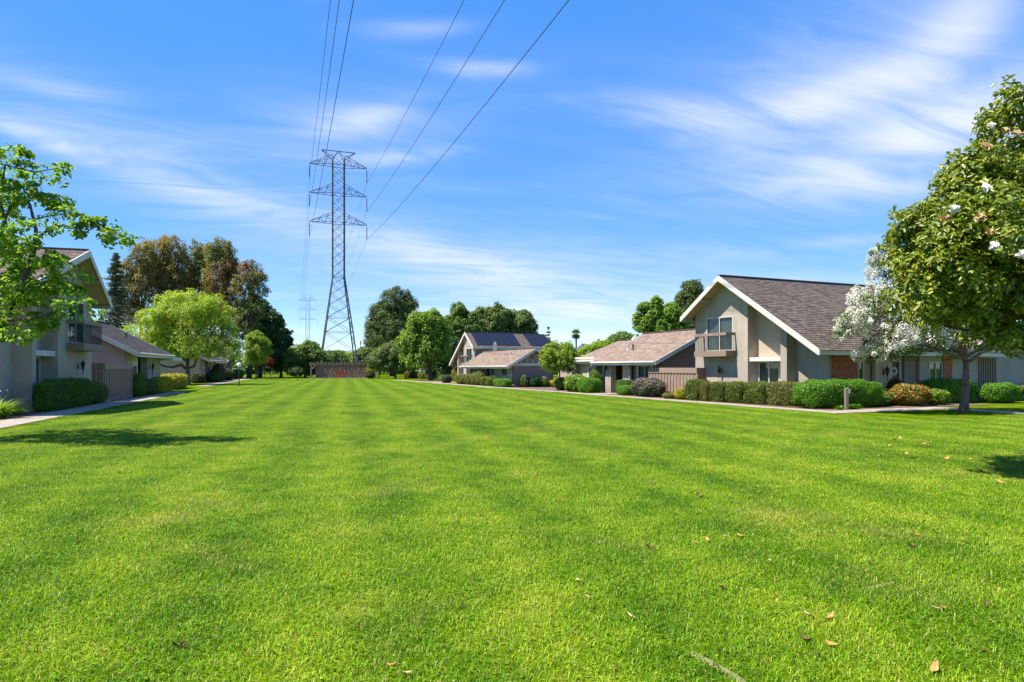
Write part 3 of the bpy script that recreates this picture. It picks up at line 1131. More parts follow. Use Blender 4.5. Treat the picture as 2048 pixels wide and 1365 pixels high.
# near (camera side) ground-floor wall under the long eave: brick, slit window, entry, second wing
mb = MB()
FA.box(mb, 8.60, 8.80, .802, 2.55, 0, zrA(8.85) - .16)
brick_backing = mb.build('brick_wall', MORTAR, houseA)
Q = []
row_h, bl = .075, .215
z = .02
r = 0
mb = MB()
while z < zrA(8.85) - .25:
    a = .80 - (.5 * bl if r % 2 else 0)
    while a < 2.55:
        x0, x1 = max(a, .802), min(a + bl - .012, 2.55)
        if x1 - x0 > .03:
            p = random.uniform(.0, .006)
            FA.box(mb, 8.801, 8.822 + p, x0, x1, z, z + row_h - .012)
        a += bl
    z += row_h
    r += 1
mb.build('bricks', BRICK, brick_backing, kind='stuff')
mb = MB()
FA.slab_s(mb, [(2.55, 0), (2.62, 0), (2.62, .95), (2.55, .95)], 8.6, 8.80)
FA.box(mb, 8.6, 8.80, 2.62, 3.05, 0, .35)
FA.box(mb, 8.6, 8.80, 2.62, 3.05, 2.12, zrA(8.85) - .16)
FA.box(mb, 8.6, 8.80, 2.552, 2.62, .95, zrA(8.85) - .16)
FA.box(mb, 8.6, 8.80, 3.05, 3.55, 0, zrA(8.85) - .16)
mb.build('entry_wall', STUCCO, houseA)


class AlongT:
    """lets window() run along t on a camera-facing wall; its depth axis runs into the house"""
    def __init__(self, fr, face, sign):
        self.fr, self.face, self.sign = fr, face, sign

    def box(self, mb, a0, a1, d0, d1, z0, z1):
        self.fr.box(mb, self.face + self.sign * d0, self.face + self.sign * d1, a0, a1, z0, z1)


window(AlongT(FA, 8.8, -1), houseA, 2.63, 3.04, .36, 2.11, .0, 1, TRIM)
# entry wing: lantern wall, dark door, brown panel, window, brick pier, long low wall
FW = AlongT(FA, 9.05, -1)
mb = MB()
FW.box(mb, 3.55, 4.75, 0, .2, 0, 2.45)
mb.build('entry_wall', STUCCO_TAN, houseA)
mb = MB()
FW.box(mb, 4.75, 5.65, .35, .42, 0, 2.1)
dr = mb.build('front_door', DOORDARK, houseA)
mb = MB()
FW.box(mb, 5.5, 5.56, .30, .35, 1.0, 1.06)
mb.build('handle', METALVENT, dr)
mb = MB()
FW.box(mb, 5.65, 5.83, .28, .42, 0, 2.1)
FW.box(mb, 4.75, 5.83, .28, .42, 2.1, 2.45)
mb.build('door_frame', TRIM_GREY, houseA)
mb = MB()
FW.box(mb, 5.83, 6.75, .15, .35, 0, 2.45)
mb.build('brown_panel', STUCCO_BROWN, houseA)
mb = MB()
FW.box(mb, 6.75, 7.45, 0, .2, 0, 2.45)
FW.box(mb, 7.45, 8.5, 0, .2, 0, .9)
FW.box(mb, 7.45, 8.5, 0, .2, 2.1, 2.45)
mb.build('entry_wall', STUCCO, houseA)
window(FW, houseA, 7.45, 8.5, .9, 2.1, .0, 2, TRIM, blind='drape')
mb = MB()
FW.box(mb, 8.5, 9.2, -.05, .2, 0, 2.45)
bp = mb.build('brick_wall', MORTAR, houseA)
mb = MB()
z, r = .02, 0
while z < 2.4:
    a = 8.5 - (.5 * bl if r % 2 else 0)
    while a < 9.2:
        x0, x1 = max(a, 8.5), min(a + bl - .012, 9.2)
        if x1 - x0 > .03:
            FW.box(mb, x0, x1, -.073 - random.uniform(0, .005), -.051, z, z + row_h - .012)
        a += bl
    z += row_h
    r += 1
mb.build('bricks', BRICK, bp, kind='stuff')
mb = MB()
FW.box(mb, 9.2, 24.0, .1, .3, 0, 2.45)
mb.build('wing_wall', STUCCO, houseA)
for k in range(8):
    mb = MB()
    FW.box(mb, 11.6 + k * .2, 11.69 + k * .2, .04, .1, 0, 2.3)
    mb.build('batten', FENCE, houseA)
# wing roof: low gable towards the walk (ridge along t axis of the house A row = into s)
FA2 = Flip(RR, 40.51, -1, 3.6)


def wing_roof(t0, t1, s_front, z_e, z_r, parent):
    tm = (t0 + t1) / 2
    q0, q1 = (s_front, tm, z_r), (4.5, tm, z_r)
    roof_plane(FA2, parent, q0, q1, (s_front, t0, z_e), (4.5, t0, z_e))
    roof_plane(FA2, parent, q0, q1, (s_front, t1, z_e), (4.5, t1, z_e))
    for tt in (t0, t1):
        mb = MB()
        fascia(FA2, mb, (s_front + .03, tm, z_r), (s_front + .03, tt, z_e), .28, .05, .03)
        mb.build('bargeboard', TRIM, parent)
    mb = MB()
    FA2.slab_s(mb, [(t0 + .3, 2.45), (t1 - .3, 2.45), (tm, z_r - .22)], s_front - .5, s_front - .35)
    mb.build('wing_gable', STUCCO_TAN, parent)


wing_roof(3.35, 9.6, 9.7, 2.42, 4.0, houseA)
wing_roof(9.65, 17.2, 9.2, 2.42, 3.9, houseA)
wing_roof(17.25, 24.5, 9.0, 2.35, 3.9, houseA)
lantern(AlongT(FA, 9.05, -1) if False else FA, 9.05, 4.12, 1.60, 'black wall lantern beside the dark front door with the wreath', 1, 'n')
for la, lb in (((2.25, 0), 'black lantern on the taupe wall under the balcony by the brown board fence'),):
    lantern(FA, la[0], 0, 1.62, lb, -1, 't')
# wreath on the door
c = FA.w(8.78, 5.2, 1.62)
wr = thing('door_wreath', 'round white wreath hung on the dark front door', 'wreath', c)
mb = MB()
ax1, ax2 = RR.n, Vector((0, 0, 1))
ring = [c + (ax1 * math.cos(a) + ax2 * math.sin(a)) * .17 for a in np.linspace(0, 2 * math.pi, 25)]
mb.tube(ring, [.055 + .018 * math.sin(i * 2.4) for i in range(25)], 8, cap=False)
mb.build('ring', WREATH, wr, smooth=True)
P = np.array([c + (ax1 * math.cos(a) + ax2 * math.sin(a)) * (.17 + random.uniform(-.04, .05)) - RR.u * .05 for a in np.random.default_rng(1).uniform(0, 6.28, 160)])
link('flowers', leaf_mesh('flowers', P, np.tile(np.array(-RR.u), (160, 1)), .05, LEAF_WHITE, .7, off=tuple(c)), wr)


def downpipe(fr, parent, s, t, z1, out=-.12, along='t'):
    mb = MB()
    k = (lambda d: fr.w(s, t + d, 0)) if along == 't' else (lambda d: fr.w(s + d, t, 0))
    up = lambda p, z: Vector((p.x, p.y, z))
    mb.tube([up(k(out * 2.6), z1), up(k(out * 2.2), z1 - .10), up(k(out * .5), z1 - .32), up(k(out * .5), .18), up(k(out * 1.4), .08)], .035, 8)
    mb.build('downpipe', TRIM_GREY, parent)


downpipe(FA, houseA, 8.805, 2.58, 2.55, .12, 's')
# fence with battens: front run along s, return along t
def board_fence(row, s0, s1, t, h, label, ret=None, ret_end='near', band=.32, step=.30):
    p = row.w((s0 + s1) / 2, t, 0)
    f = thing('board_fence', label, 'fence', p)
    n = max(2, round((s1 - s0) / step))
    w = (s1 - s0) / n

    def piece(a0, a1, b0, b1, z0, z1):
        mb = MB()
        row.box(mb, a0, a1, b0, b1, z0, z1)
        c = row.w(a0, b0, 0)
        return mb.mesh('board', FENCE, (c.x, c.y, 0)), c
    me, c0 = piece(s0, s0 + w - .012, t, t + .025, .10, h - band)
    me2, c1 = piece(s0 - .035, s0 + .045, t - .035, t - .002, .10, h - band)
    for k in range(n):
        link('board', me, f, loc=row.w(s0 + k * w, t, 0) - p)
    for k in range(n + 1):
        link('batten', me2, f, loc=row.w(s0 + k * w - .035, t - .035, 0) - p)
    mb = MB()
    row.box(mb, s0 - .06, s1 + .06, t - .055, t + .05, h - band, h)
    mb.build('top_rail', FENCE, f)
    mb = MB()
    row.box(mb, s0 - .06, s1 + .06, t - .04, t + .03, .02, .13)
    mb.build('kick_rail', FENCE, f)
    if ret:
        sr = s0 if ret_end == 'near' else s1
        m_ = max(2, round(ret / step))
        for k in range(m_):
            mb = MB()
            row.box(mb, sr - .02, sr + .01, t + .06 + ret * k / m_, t + .05 + ret * (k + 1) / m_ - .012, .05, h - band)
            mb.build('board', FENCE, f)
        mb = MB()
        row.box(mb, sr - .05, sr + .04, t + .055, t + ret, h - band, h - .005)
        mb.build('top_rail', FENCE, f)
    return f


board_fence(RR, 39.65, 44.3, 3.0, 1.80, 'brown board and batten fence behind the pink-flowering bush', .75)


# single storey house: roof ridge along s
def single_storey(row, label, s0, s1, te, ze, tr, zr_, tb, wall_t, mat_end, porch=True, oh=.45):
    root = thing('single_storey_house', label, 'house', row.w((s0 + s1) / 2, wall_t + 2, 0))
    roof_plane(row, root, (s0, tr, zr_), (s1, tr, zr_), (s0, te, ze), (s1, te, ze))
    zb = zr_ - (zr_ - ze) * (tb - tr) / (tr - te)
    roof_plane(row, root, (s0, tr, zr_), (s1, tr, zr_), (s0, tb, zb), (s1, tb, zb))
    mb = MB()
    mb.beam(row.w(s0, tr, zr_ + .04), row.w(s1, tr, zr_ + .04), .26, .05)
    mb.build('ridge_cap', ROOFBASE, root)
    for sx in (s0 - .03, s1 + .03):
        for (ta, za) in ((te, ze), (tb, zb)):
            mb = MB()
            fascia(row, mb, (sx, tr, zr_), (sx, ta, za), .28, .05, .03)
            mb.build('bargeboard', TRIM, root)
    mb = MB()
    fascia(row, mb, (s0 - .05, te - .03, ze), (s1 + .05, te - .03, ze), .25, .05, .0)
    gut = mb.build('eave_fascia', TRIM, root)
    mb = MB()
    mb.tube([row.w(s0, te - .10, ze - .05), row.w(s1, te - .10, ze - .05)], .06, 8)
    mb.build('gutter', TRIM, gut)
    pitch = (zr_ - ze) / (tr - te)

    def zt(t):
        return zr_ - pitch * abs(t - tr) - .17
    for (sa, sb) in ((s0 + oh, s0 + oh + .2), (s1 - oh - .2, s1 - oh)):
        mb = MB()
        row.slab_s(mb, [(wall_t, 0), (tb - .6, 0), (tb - .6, zt(tb - .6)), (tr, zt(tr)), (wall_t, zt(wall_t))], sa, sb)
        mb.build('end_wall', mat_end, root)
    mb = MB()
    row.box(mb, s0 + oh + .2, s1 - oh - .2, tb - .8, tb - .6, 0, zt(tb - .6))
    mb.build('back_wall', STUCCO, root)
    return root, zt


def front_wall(row, root, zt, parts, t):
    """front wall bay by bay from near to far: (s0, s1, kind)"""
    for (a, b, kind, d) in parts:
        z1 = zt(t + d) + (.0 if d >= 0 else -.02)
        if kind == 'window':
            mb = MB()
            wall_cells(row, mb, a, b, t + d, t + d + .2, {'f': lambda s: z1}, [(a + .18, b - .18, 1.0, 1.95)])
            mb.build('front_wall', STUCCO_BROWN, root)
            mb = MB()
            row.box(mb, a + .05, a + .18, t + d - .03, t + d - .002, 0, z1)
            row.box(mb, b - .18, b - .05, t + d - .03, t + d - .002, 0, z1)
            row.box(mb, a + .18, b - .18, t + d - .03, t + d - .002, .86, .99)
            row.box(mb, a + .18, b - .18, t + d - .03, t + d - .002, 1.96, z1)
            mb.build('window_trim', TRIM, root)
            window(row, root, a + .18, b - .18, 1.0, 1.95, t + d, 2, TRIM, blind='drape')
        elif kind == 'strip':
            mb = MB()
            wall_cells(row, mb, a, b, t + d, t + d + .2, {'f': lambda s: z1}, [(a + .1, b - .1, 1.15, 1.85)])
            mb.build('front_wall', STUCCO_TAN, root)
            mb = MB()
            row.box(mb, a - .02, a + .08, t + d - .05, t + d - .002, 0, z1)
            row.box(mb, b - .08, b + .02, t + d - .05, t + d - .002, 0, z1)
            row.box(mb, a + .08, b - .08, t + d - .05, t + d - .002, .98, 1.12)
            row.box(mb, a + .08, b - .08, t + d - .05, t + d - .002, 1.88, 2.02)
            mb.build('window_trim', TRIM, root)
            window(row, root, a + .1, b - .1, 1.15, 1.85, t + d, 2, TRIM)
        elif kind == 'door':
            mb = MB()
            row.box(mb, a, b, t + d, t + d + .08, 0, 2.03)
            dd = mb.build('front_door', DOORCREAM, root)
            mb = MB()
            row.box(mb, a + (b - a) * .62, a + (b - a) * .78, t + d - .012, t + d - .001, .8, 1.9)
            mb.build('door_light', ROOMDARK, dd)
            mb = MB()
            row.box(mb, a - .06, b + .06, t + d + .01, t + d + .12, 2.03, z1)
            mb.build('door_head', TRIM_GREY, root)
        else:
            mt = {'wall': STUCCO, 'tan': STUCCO_TAN, 'brown': STUCCO_BROWN, 'pier': STUCCO}[kind]
            mb = MB()
            row.box(mb, a, b, t + d, t + d + (.45 if kind == 'pier' else .2), 0, z1)
            mb.build('pier' if kind == 'pier' else 'front_wall', mt, root)


houseB, ztB = single_storey(RR, 'low single-storey house with brown shingle roof, white eave and shaded porch', 43.3, 51.2, 2.75, 2.22, 7.3, 4.40, 11.8, 3.5, STUCCO_BROWN)
front_wall(RR, houseB, ztB, [(43.95, 44.6, 'brown', 0), (44.6, 46.5, 'window', 0), (46.5, 46.9, 'brown', 0), (46.9, 47.75, 'wall', -.3), (47.75, 48.35, 'door', .45),
                             (48.35, 49.2, 'tan', .9), (49.2, 49.95, 'pier', -.35), (49.95, 50.75, 'strip', -.05)], 3.5)
roof_pipe(RR, houseB, 49.2, 4.6, 3.10, .05, .30, TRIM)
roof_pipe(RR, houseB, 48.4, 4.5, 3.05, .05, .28, BLACK)
mb = MB()
p = RR.w(50.6, 6.2, 3.9)
mb.prism([p + Vector(v) for v in ((-.28, -.2, -.1), (.28, -.2, -.1), (.28, .2, .1), (-.28, .2, .1))], [p + Vector(v) for v in ((-.06, -.06, .32), (.06, -.06, .32), (.06, .06, .34), (-.06, .06, .34))])
mb.build('roof_vent', METALVENT, houseB)
downpipe(RR, houseB, 46.75, 3.18, 2.05)
downpipe(RR, houseB, 44.1, 3.46, 2.05)
# lower wing beyond, with stepped white fascia and the low tan wall
wingB, ztW = single_storey(RR, 'lower wing with stepped white fascia and tan wall past the porch house', 51.4, 55.0, 3.2, 2.35, 7.6, 4.0, 11.6, 3.55, STUCCO_TAN)
front_wall(RR, wingB, ztW, [(51.85, 52.4, 'tan', 0), (52.4, 53.1, 'strip', 0), (53.1, 54.55, 'tan', 0)], 3.55)
mb = MB()
fascia(RR, mb, (51.3, 3.05, 2.62), (55.1, 3.05, 2.62), .16, .05, 0)
mb.build('upper_fascia', TRIM, wingB)
lowB = thing('garden_wall', 'low tan garden wall with white cap behind the round clipped tree', 'wall', RR.w(57, 4.4, 0))
mb = MB()
RR.box(mb, 54.7, 59.0, 4.0, 4.25, 0, 2.1)
mb.build('wall', STUCCO_PINK, lowB)
mb = MB()
RR.box(mb, 54.68, 59.05, 3.93, 4.32, 2.1, 2.22)
RR.box(mb, 54.68, 59.05, 3.96, 4.29, 2.225, 2.5)
mb.build('cap', TRIM, lowB)
mb = MB()
mb.tube([RR.w(56.2, 3.96, .5), RR.w(56.2, 3.93, 1.35), RR.w(56.25, 3.80, 1.45)], .03, 6)
mb.build('hose_bib', BLACK, lowB)
lantern(RR, 49.57, 3.15, 1.75, 'dark wall lantern on the porch pier of the low house', -1, 't')

board_fence(RR, 60.2, 63.6, 6.6, 1.75, 'small brown board fence behind the slim trunk of the round clipped tree', 1.0)

# house C (solar panels)
FC = Flip(RR, 78.4, 1, 3.4, .865)
houseC, zrC = two_storey(FC, 'distant two-storey house with black solar panels on its roof', 1, True, 10.2, over=.35)
# its low front wing with camera-facing gable and white beam
wingC, ztC = single_storey(RR, 'low grey-brown wing with white beam and tan gable below the solar roof', 64.2, 77.6, 1.55, 1.98, 4.35, 3.62, 7.15, 2.35, STUCCO_BROWN, oh=.75)
front_wall(RR, wingC, ztC, [(64.95, 65.3, 'wall', 0), (65.3, 65.95, 'strip', 0), (65.95, 66.6, 'wall', 0), (66.6, 68.3, 'window', .15), (68.3, 69.6, 'wall', .1), (69.6, 71.2, 'window', .1),
                            (71.2, 72.2, 'brown', .5), (72.2, 73.6, 'window', .1), (73.6, 76.8, 'brown', .1)], 2.35)
mb = MB()
RR.box(mb, 64.55, 64.93, 2.2, 6.3, 1.98, 2.25)
mb.build('white_beam', TRIM, wingC)
mb = MB()
RR.box(mb, 64.64, 64.94, 2.3, 6.2, 0, 1.979)
mb.build('end_wall', STUCCO_BROWN, wingC)
mb = MB()
RR.slab_s(mb, [(2.5, 2.3), (6.2, 2.3), (4.35, 3.42)], 64.85, 64.945)
mb.build('gable_panel', STUCCO_TAN, wingC)
for k, tt in enumerate((2.9, 3.5, 4.2, 4.7, 5.3)):
    mb = MB()
    RR.box(mb, 64.5, 64.84, tt, tt + .1, 2.26, 2.42)
    mb.build('beam_end', TRIM, wingC)
mb = MB()
RR.box(mb, 64.8, 64.84, 4.1, 4.45, 2.62, 2.95)
mb.build('gable_vent', STUCCO_BROWN, wingC)
roof_pipe(RR, wingC, 67.5, 3.2, 2.95, .05, .3)
mb = MB()
q = RR.w(74.5, 4.35, 3.5)
mb.box((q.x, q.y, q.z + .35), (.22, .22, .55))
mb.box((q.x, q.y, q.z + 1.0), (.12, .12, .12))
mb.build('flue', METALVENT, wingC)

# far gable roof behind the yellow-green trees
FF = Row(0, 0, 1)
fh = thing('far_house', 'far brown house with white gable trim peeking over yellow-green trees', 'house', (13.5, 112, 0))
c = pix(1166, 688, 112)
zt_, ze_ = c[2], c[2] - 2.4
mb = MB()
mb.prism([(c[0] - 3, 112, 0), (c[0] + 3, 112, 0), (c[0] + 3, 112, ze_), (c[0], 112, zt_ - .2), (c[0] - 3, 112, ze_)],
         [(c[0] - 1, 122, 0), (c[0] + 5, 122, 0), (c[0] + 5, 122, ze_), (c[0] + 2, 122, zt_ - .2), (c[0] - 1, 122, ze_)])
mb.build('wall', STUCCO_BROWN, fh)
for sg in (-1, 1):
    mb = MB()
    e = Vector((c[0] + sg * 3.3, 111.4, ze_ - .2))
    a = Vector((c[0], 111.4, zt_))
    far = Vector((4.6, 12, 0))
    q = [a, a + far, e + far, e]
    mb.prism(q, [v - Vector((0, 0, .15)) for v in q])
    mb.build('roof', SHINGLE, fh)
    mb = MB()
    mb.beam(a + Vector((0, -.05, -.1)), e + Vector((0, -.05, -.1)), .06, .45)
    mb.build('bargeboard', TRIM, fh)

# ------------------------------------------------------------------ LEFT ROW
FL = Flip(LL, 36.0, -1, 2.2, 1.08)
houseL, zrL = two_storey(FL, 'shaded two-storey taupe house with balcony behind the airy drooping tree', 1, long_pitch=.36)
lantern(FL, 1.9, 0, 1.75, 'black lantern on the shaded wall above the dark squared box hedge', -1, 't')
board_fence(LL, 36.5, 41.9, 1.75, 2.05, 'tall brown board and batten fence beside the concrete walk, box hedge before it', .95)
houseL2, ztL = single_storey(LL, 'low house with white eave and lantern porch, yellow hedge along its front', 41.6, 52.0, 1.35, 2.72, 5.6, 5.0, 9.9, 2.15, STUCCO_PINK)
front_wall(LL, houseL2, ztL, [(42.3, 43.4, 'wall', 0), (43.4, 45.0, 'window', 0), (45.0, 45.4, 'wall', .1), (45.4, 46.1, 'door', .7), (46.1, 47.0, 'brown', .9), (47.0, 48.2, 'pier', -.15),
                              (48.2, 49.2, 'strip', 0), (49.2, 51.55, 'wall', 0)], 2.15)
downpipe(LL, houseL2, 48.25, 1.98, 2.5)
roof_pipe(LL, houseL2, 47.0, 3.3, 3.75, .05, .3, BLACK)
lantern(LL, 47.5, 1.98, 1.85, 'black lantern on the pale porch pier beside the yellow hedge', -1, 't')
mb = MB()
LL.box(mb, 51.0, 54.5, 1.2, 4.0, 2.35, 2.6)
mb.build('porch_canopy', TRIM, houseL2)

houseL3, ztL3 = single_storey(LL, 'low tan house with plain wall behind the lime-green spreading tree', 82.0, 96, 3.1, 2.75, 8.2, 5.3, 13.3, 4.1, STUCCO_TAN)
front_wall(LL, houseL3, ztL3, [(82.5, 83.2, 'wall', 0), (83.2, 84.4, 'strip', 0), (84.6, 85.6, 'strip', 0), (85.8, 88.5, 'brown', .3), (88.5, 90.5, 'window', .1), (90.5, 95.5, 'wall', .2)], 4.1)
FL4 = Flip(LL, 116.5, -1, 4.6, 1.05)
houseL4, _ = two_storey(FL4, 'distant grey two-storey house with steep roof by the globe street lamp', 1)
board_fence(LL, 128, 150, 9, 1.8, 'long dark fence under the far trees where the walk ends', None, step=1.2)


# ------------------------------------------------------------------ hedges and shrubs
def hedge(name, label, cat, row, s0, s1, t0, t1, h, leafmat, lsize=.05, dens=900, roundness=4.0, group=None, lump=.085, flowers=None, z0=0.0):
    """clipped plant: woody core with leaves all over its rounded-box surface"""
    c = row.w((s0 + s1) / 2, (t0 + t1) / 2, 0)
    r = thing(name, label, cat, c, group)
    a, b, d = abs(s1 - s0) / 2, abs(t1 - t0) / 2, h / 2
    area = 8 * (a * b + a * d + b * d)
    n = int(area * dens)
    D = sph(n)
    e = roundness
    k = (np.abs(D[:, 0] / 1) ** e + np.abs(D[:, 1]) ** e + np.abs(D[:, 2]) ** e) ** (-1 / e)
    S = D * k[:, None]
    nn = np.sign(D) * np.abs(S) ** (e - 1) / np.array([a, b, d])
    nn = unit(nn)
    f1 = np.sin(S[:, 0] * a * 5.1 + c.x * 3) * np.sin(S[:, 1] * b * 4.7 + 1.3) * np.sin(S[:, 2] * d * 6.1 + c.y)
    rad = 1 + lump * f1 + rng.normal(0, .03, n) - np.abs(rng.normal(0, .07, n))
    rad = rad + np.where(rng.random(n) < .03, rng.exponential(.06, n), 0)
    loc = S * rad[:, None] * np.array([a, b, d])
    loc[:, 2] = np.maximum(loc[:, 2] + d, .03)
    u, v = np.array(row.u), np.array(row.n)
    P = loc[:, :1] * u + loc[:, 1:2] * v + loc[:, 2:] * np.array([0, 0, 1])
    Nw = nn[:, :1] * u + nn[:, 1:2] * v + nn[:, 2:] * np.array([0, 0, 1])
    link('foliage', leaf_mesh('foliage', P, Nw, lsize * 1.4, leafmat, .6, jitter=.75), r)
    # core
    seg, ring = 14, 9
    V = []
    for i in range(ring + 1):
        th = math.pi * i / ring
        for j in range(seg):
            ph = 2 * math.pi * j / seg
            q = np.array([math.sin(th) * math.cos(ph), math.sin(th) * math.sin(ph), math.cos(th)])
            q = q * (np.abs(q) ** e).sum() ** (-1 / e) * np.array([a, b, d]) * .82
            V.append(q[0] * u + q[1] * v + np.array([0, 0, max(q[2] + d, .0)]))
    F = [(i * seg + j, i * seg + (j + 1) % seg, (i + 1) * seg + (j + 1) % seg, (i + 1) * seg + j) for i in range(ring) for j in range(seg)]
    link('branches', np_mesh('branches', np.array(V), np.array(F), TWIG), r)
    if flowers:
        fm, cnt, fs = flowers
        idx = rng.choice(np.where(nn[:, 2] > -.1)[0], cnt)
        link('flowers', leaf_mesh('flowers', P[idx] * 1.03, Nw[idx], fs, fm, .8, jitter=.5), r)
    return r


# right row: seven clipped hedges along the balcony house
GH = 'clipped hedges in a row along the balcony house'
hs_spec = [(38.75, 37.65, 1.35, 'tall clipped hedge starting the row, directly beside the yellow shrub', LEAF_HEDGE_Y, 1.12),
           (37.6, 36.95, 1.45, 'narrow bronze-tinged clipped hedge squeezed second in the row from the yellow shrub', LEAF_HEDGE_O, 1.0),
           (36.9, 35.95, 1.55, 'third clipped hedge from the yellow shrub, below the balcony lantern', LEAF_HEDGE_Y, 1.05),
           (35.85, 34.75, 1.65, 'fourth clipped hedge from the yellow shrub, below the tall fin', LEAF_HEDGE_Y, 1.05),
           (34.65, 33.35, 1.75, 'fifth clipped hedge from the yellow shrub, under the ground-floor window', LEAF_HEDGE_Y, 1.08),
           (33.2, 31.6, 1.8, 'bronze clipped hedge with bare base, next to the long bright hedge', LEAF_HEDGE_O, 1.12)]
for (a, b, t, lb, mt, h) in hs_spec:
    hedge('clipped_hedge', lb, 'hedge', RR, b, a, t, t + 1.05, h, mt, .05, 950, 7, GH)
hedge('clipped_hedge', 'long bright green hedge with curved top behind the wooden post', 'hedge', RR, 29.65, 31.45, 1.3, 5.8, 1.24, LEAF_HEDGE_B, .05, 1100, 3.6)
hedge('shrub', 'yellow shrub at the foot of the brown fence', 'shrub', RR, 38.9, 39.9, 1.35, 2.2, .62, LEAF_YELLOW, .07, 700, 2.3)
hedge('shrub', 'low dry ground-hugging shrub between yellow shrub and pink bush', 'shrub', RR, 40.0, 41.0, 1.4, 2.1, .35, LEAF_HEDGE_O, .07, 700, 2.2)
hedge('shrub', 'big loose pink-flowering bush in front of the brown fence', 'shrub', RR, 41.75, 44.5, 1.4, 2.8, 1.15, LEAF_GREYG, .08, 800, 2.3, lump=.15, flowers=(LEAF_PINKF, 1300, .07))
hedge('clipped_hedge', 'small bright clipped ball at the porch entry, lower of the two', 'hedge', RR, 44.7, 46.0, 1.45, 2.4, .66, LEAF_HEDGE_B, .05, 1000, 3.2)
hedge('clipped_hedge', 'dark green clipped hedge behind the bright clipped ball at the porch', 'hedge', RR, 45.8, 47.3, 2.2, 3.1, .98, LEAF_HEDGE, .05, 950, 4)
hedge('clipped_hedge', 'squared green hedge under the strip window of the porch house', 'hedge', RR, 49.2, 51.2, 1.35, 2.6, 1.08, LEAF_HEDGE_B, .055, 900, 3.8)
hedge('shrub', 'fresh green leafy shrub with a few cream roses by the low wing', 'shrub', RR, 51.2, 53.4, 1.3, 2.8, 1.25, LEAF_BRIGHT, .09, 520, 2.4, lump=.14, flowers=(LEAF_WHITE, 40, .12))
hedge('shrub', 'tall loose green shrub against the porch pier', 'shrub', RR, 50.2, 51.3, 2.4, 3.2, 1.65, LEAF_MID, .08, 500, 2.3, lump=.16)
hedge('shrub', 'rounded green shrub in front of the low tan garden wall', 'shrub', RR, 54.2, 57.4, 2.4, 3.7, 1.0, LEAF_MID, .09, 520, 2.4, lump=.12)
hedge('shrub', 'small leafy plant beside the dark front door', 'shrub', RR, 30.2, 31.3, 5.9, 6.8, .7, LEAF_MID, .08, 600, 2.2, lump=.12)
hedge('shrub', 'red and orange tipped bushy shrub by the front door', 'shrub', RR, 29.3, 31.0, 6.7, 8.6, 1.0, LEAF_NANDINA, .08, 700, 2.2, lump=.16, flowers=(LEAF_ORANGE, 260, .09))
hedge('shrub', 'taller red-topped shrub behind the orange-tipped bush', 'shrub', RR, 31.1, 32.0, 7.9, 9.0, 1.25, LEAF_DARK, .08, 650, 2.2, lump=.14, flowers=(LEAF_ORANGE, 200, .1))
hedge('shrub', 'pale green broad-leaved plant between the orange-tipped bush and squared hedge', 'shrub', RR, 29.6, 30.6, 8.9, 10.2, .75, LEAF_BRIGHT, .13, 350, 2.2, lump=.14)
GR = 'hedge run on the far lawn right of the entry'
hedge('clipped_hedge', 'squared green hedge behind the blossom tree trunk', 'hedge', RR, 30.4, 31.6, 10.2, 13.6, 1.2, LEAF_HEDGE_B, .055, 900, 4)
hedge('clipped_hedge', 'loose pale hedge between the squared hedge and the bronze leafy hedge', 'hedge', RR, 29.5, 30.6, 13.4, 15.7, 1.0, LEAF_HEDGE_B, .055, 850, 3.2, lump=.1)
hedge('clipped_hedge', 'bronze leafy hedge in front of the long wing wall', 'hedge', RR, 28.9, 30.1, 15.6, 22.5, 1.05, LEAF_HEDGE_O, .06, 850, 3.2, lump=.1)

# solar house planting
hedge('shrub', 'dark rounded hedge at the start of the row before the solar house', 'hedge', RR, 75.5, 78.4, .95, 2.3, 1.05, LEAF_HEDGE_Y, .07, 500, 3)
hedge('shrub', 'tall bronze bush in the middle of the row before the solar house', 'hedge', RR, 70.6, 73.4, .95, 2.1, 1.35, LEAF_HEDGE_O, .08, 480, 2.6, lump=.12)
hedge('shrub', 'bronze bush with pale stems next to the far white post', 'hedge', RR, 73.4, 75.2, .95, 2.1, 1.15, LEAF_HEDGE_O, .08, 480, 2.6, lump=.12)
hedge('clipped_hedge', 'squared small hedge right below the solar house corner window', 'hedge', RR, 69.0, 70.4, .95, 2.0, .92, LEAF_HEDGE_Y, .065, 520, 4)
hedge('clipped_hedge', 'squared small hedge midway along the low wing', 'hedge', RR, 67.5, 68.8, 1.0, 2.0, .9, LEAF_HEDGE_Y, .065, 520, 4)
hedge('clipped_hedge', 'bright low clipped hedge nearest the corner of the low wing', 'hedge', RR, 64.2, 67.3, 1.05, 2.1, .78, LEAF_HEDGE_B, .065, 520, 3.6)
hedge('shrub', 'white rose bush against the grey-brown end wall', 'shrub', RR, 63.6, 64.4, 2.6, 3.4, 1.1, LEAF_MID, .08, 350, 2, lump=.2, flowers=(LEAF_WHITE, 30, .14))
hedge('shrub', 'dark green shrub against the grey-brown end wall', 'shrub', RR, 63.4, 64.4, 3.5, 4.7, .95, LEAF_DARK, .08, 450, 2.2, lump=.16)
hedge('shrub', 'second white rose bush by the yellow-orange shrub', 'shrub', RR, 63.4, 64.3, 4.7, 5.4, .95, LEAF_MID, .08, 350, 2, lump=.2, flowers=(LEAF_WHITE, 40, .14))
hedge('shrub', 'yellow and orange low shrub at the end wall corner', 'shrub', RR, 63.2, 64.2, 5.4, 6.3, .62, LEAF_YELLOW, .09, 420, 2.2, flowers=(LEAF_ORANGE, 60, .1))
hedge('shrub', 'grey-green round shrub beside the steps of the far walk', 'shrub', RR, 82.5, 84, 1.0, 2.3, 1.0, LEAF_GREYG, .08, 420, 2.2)
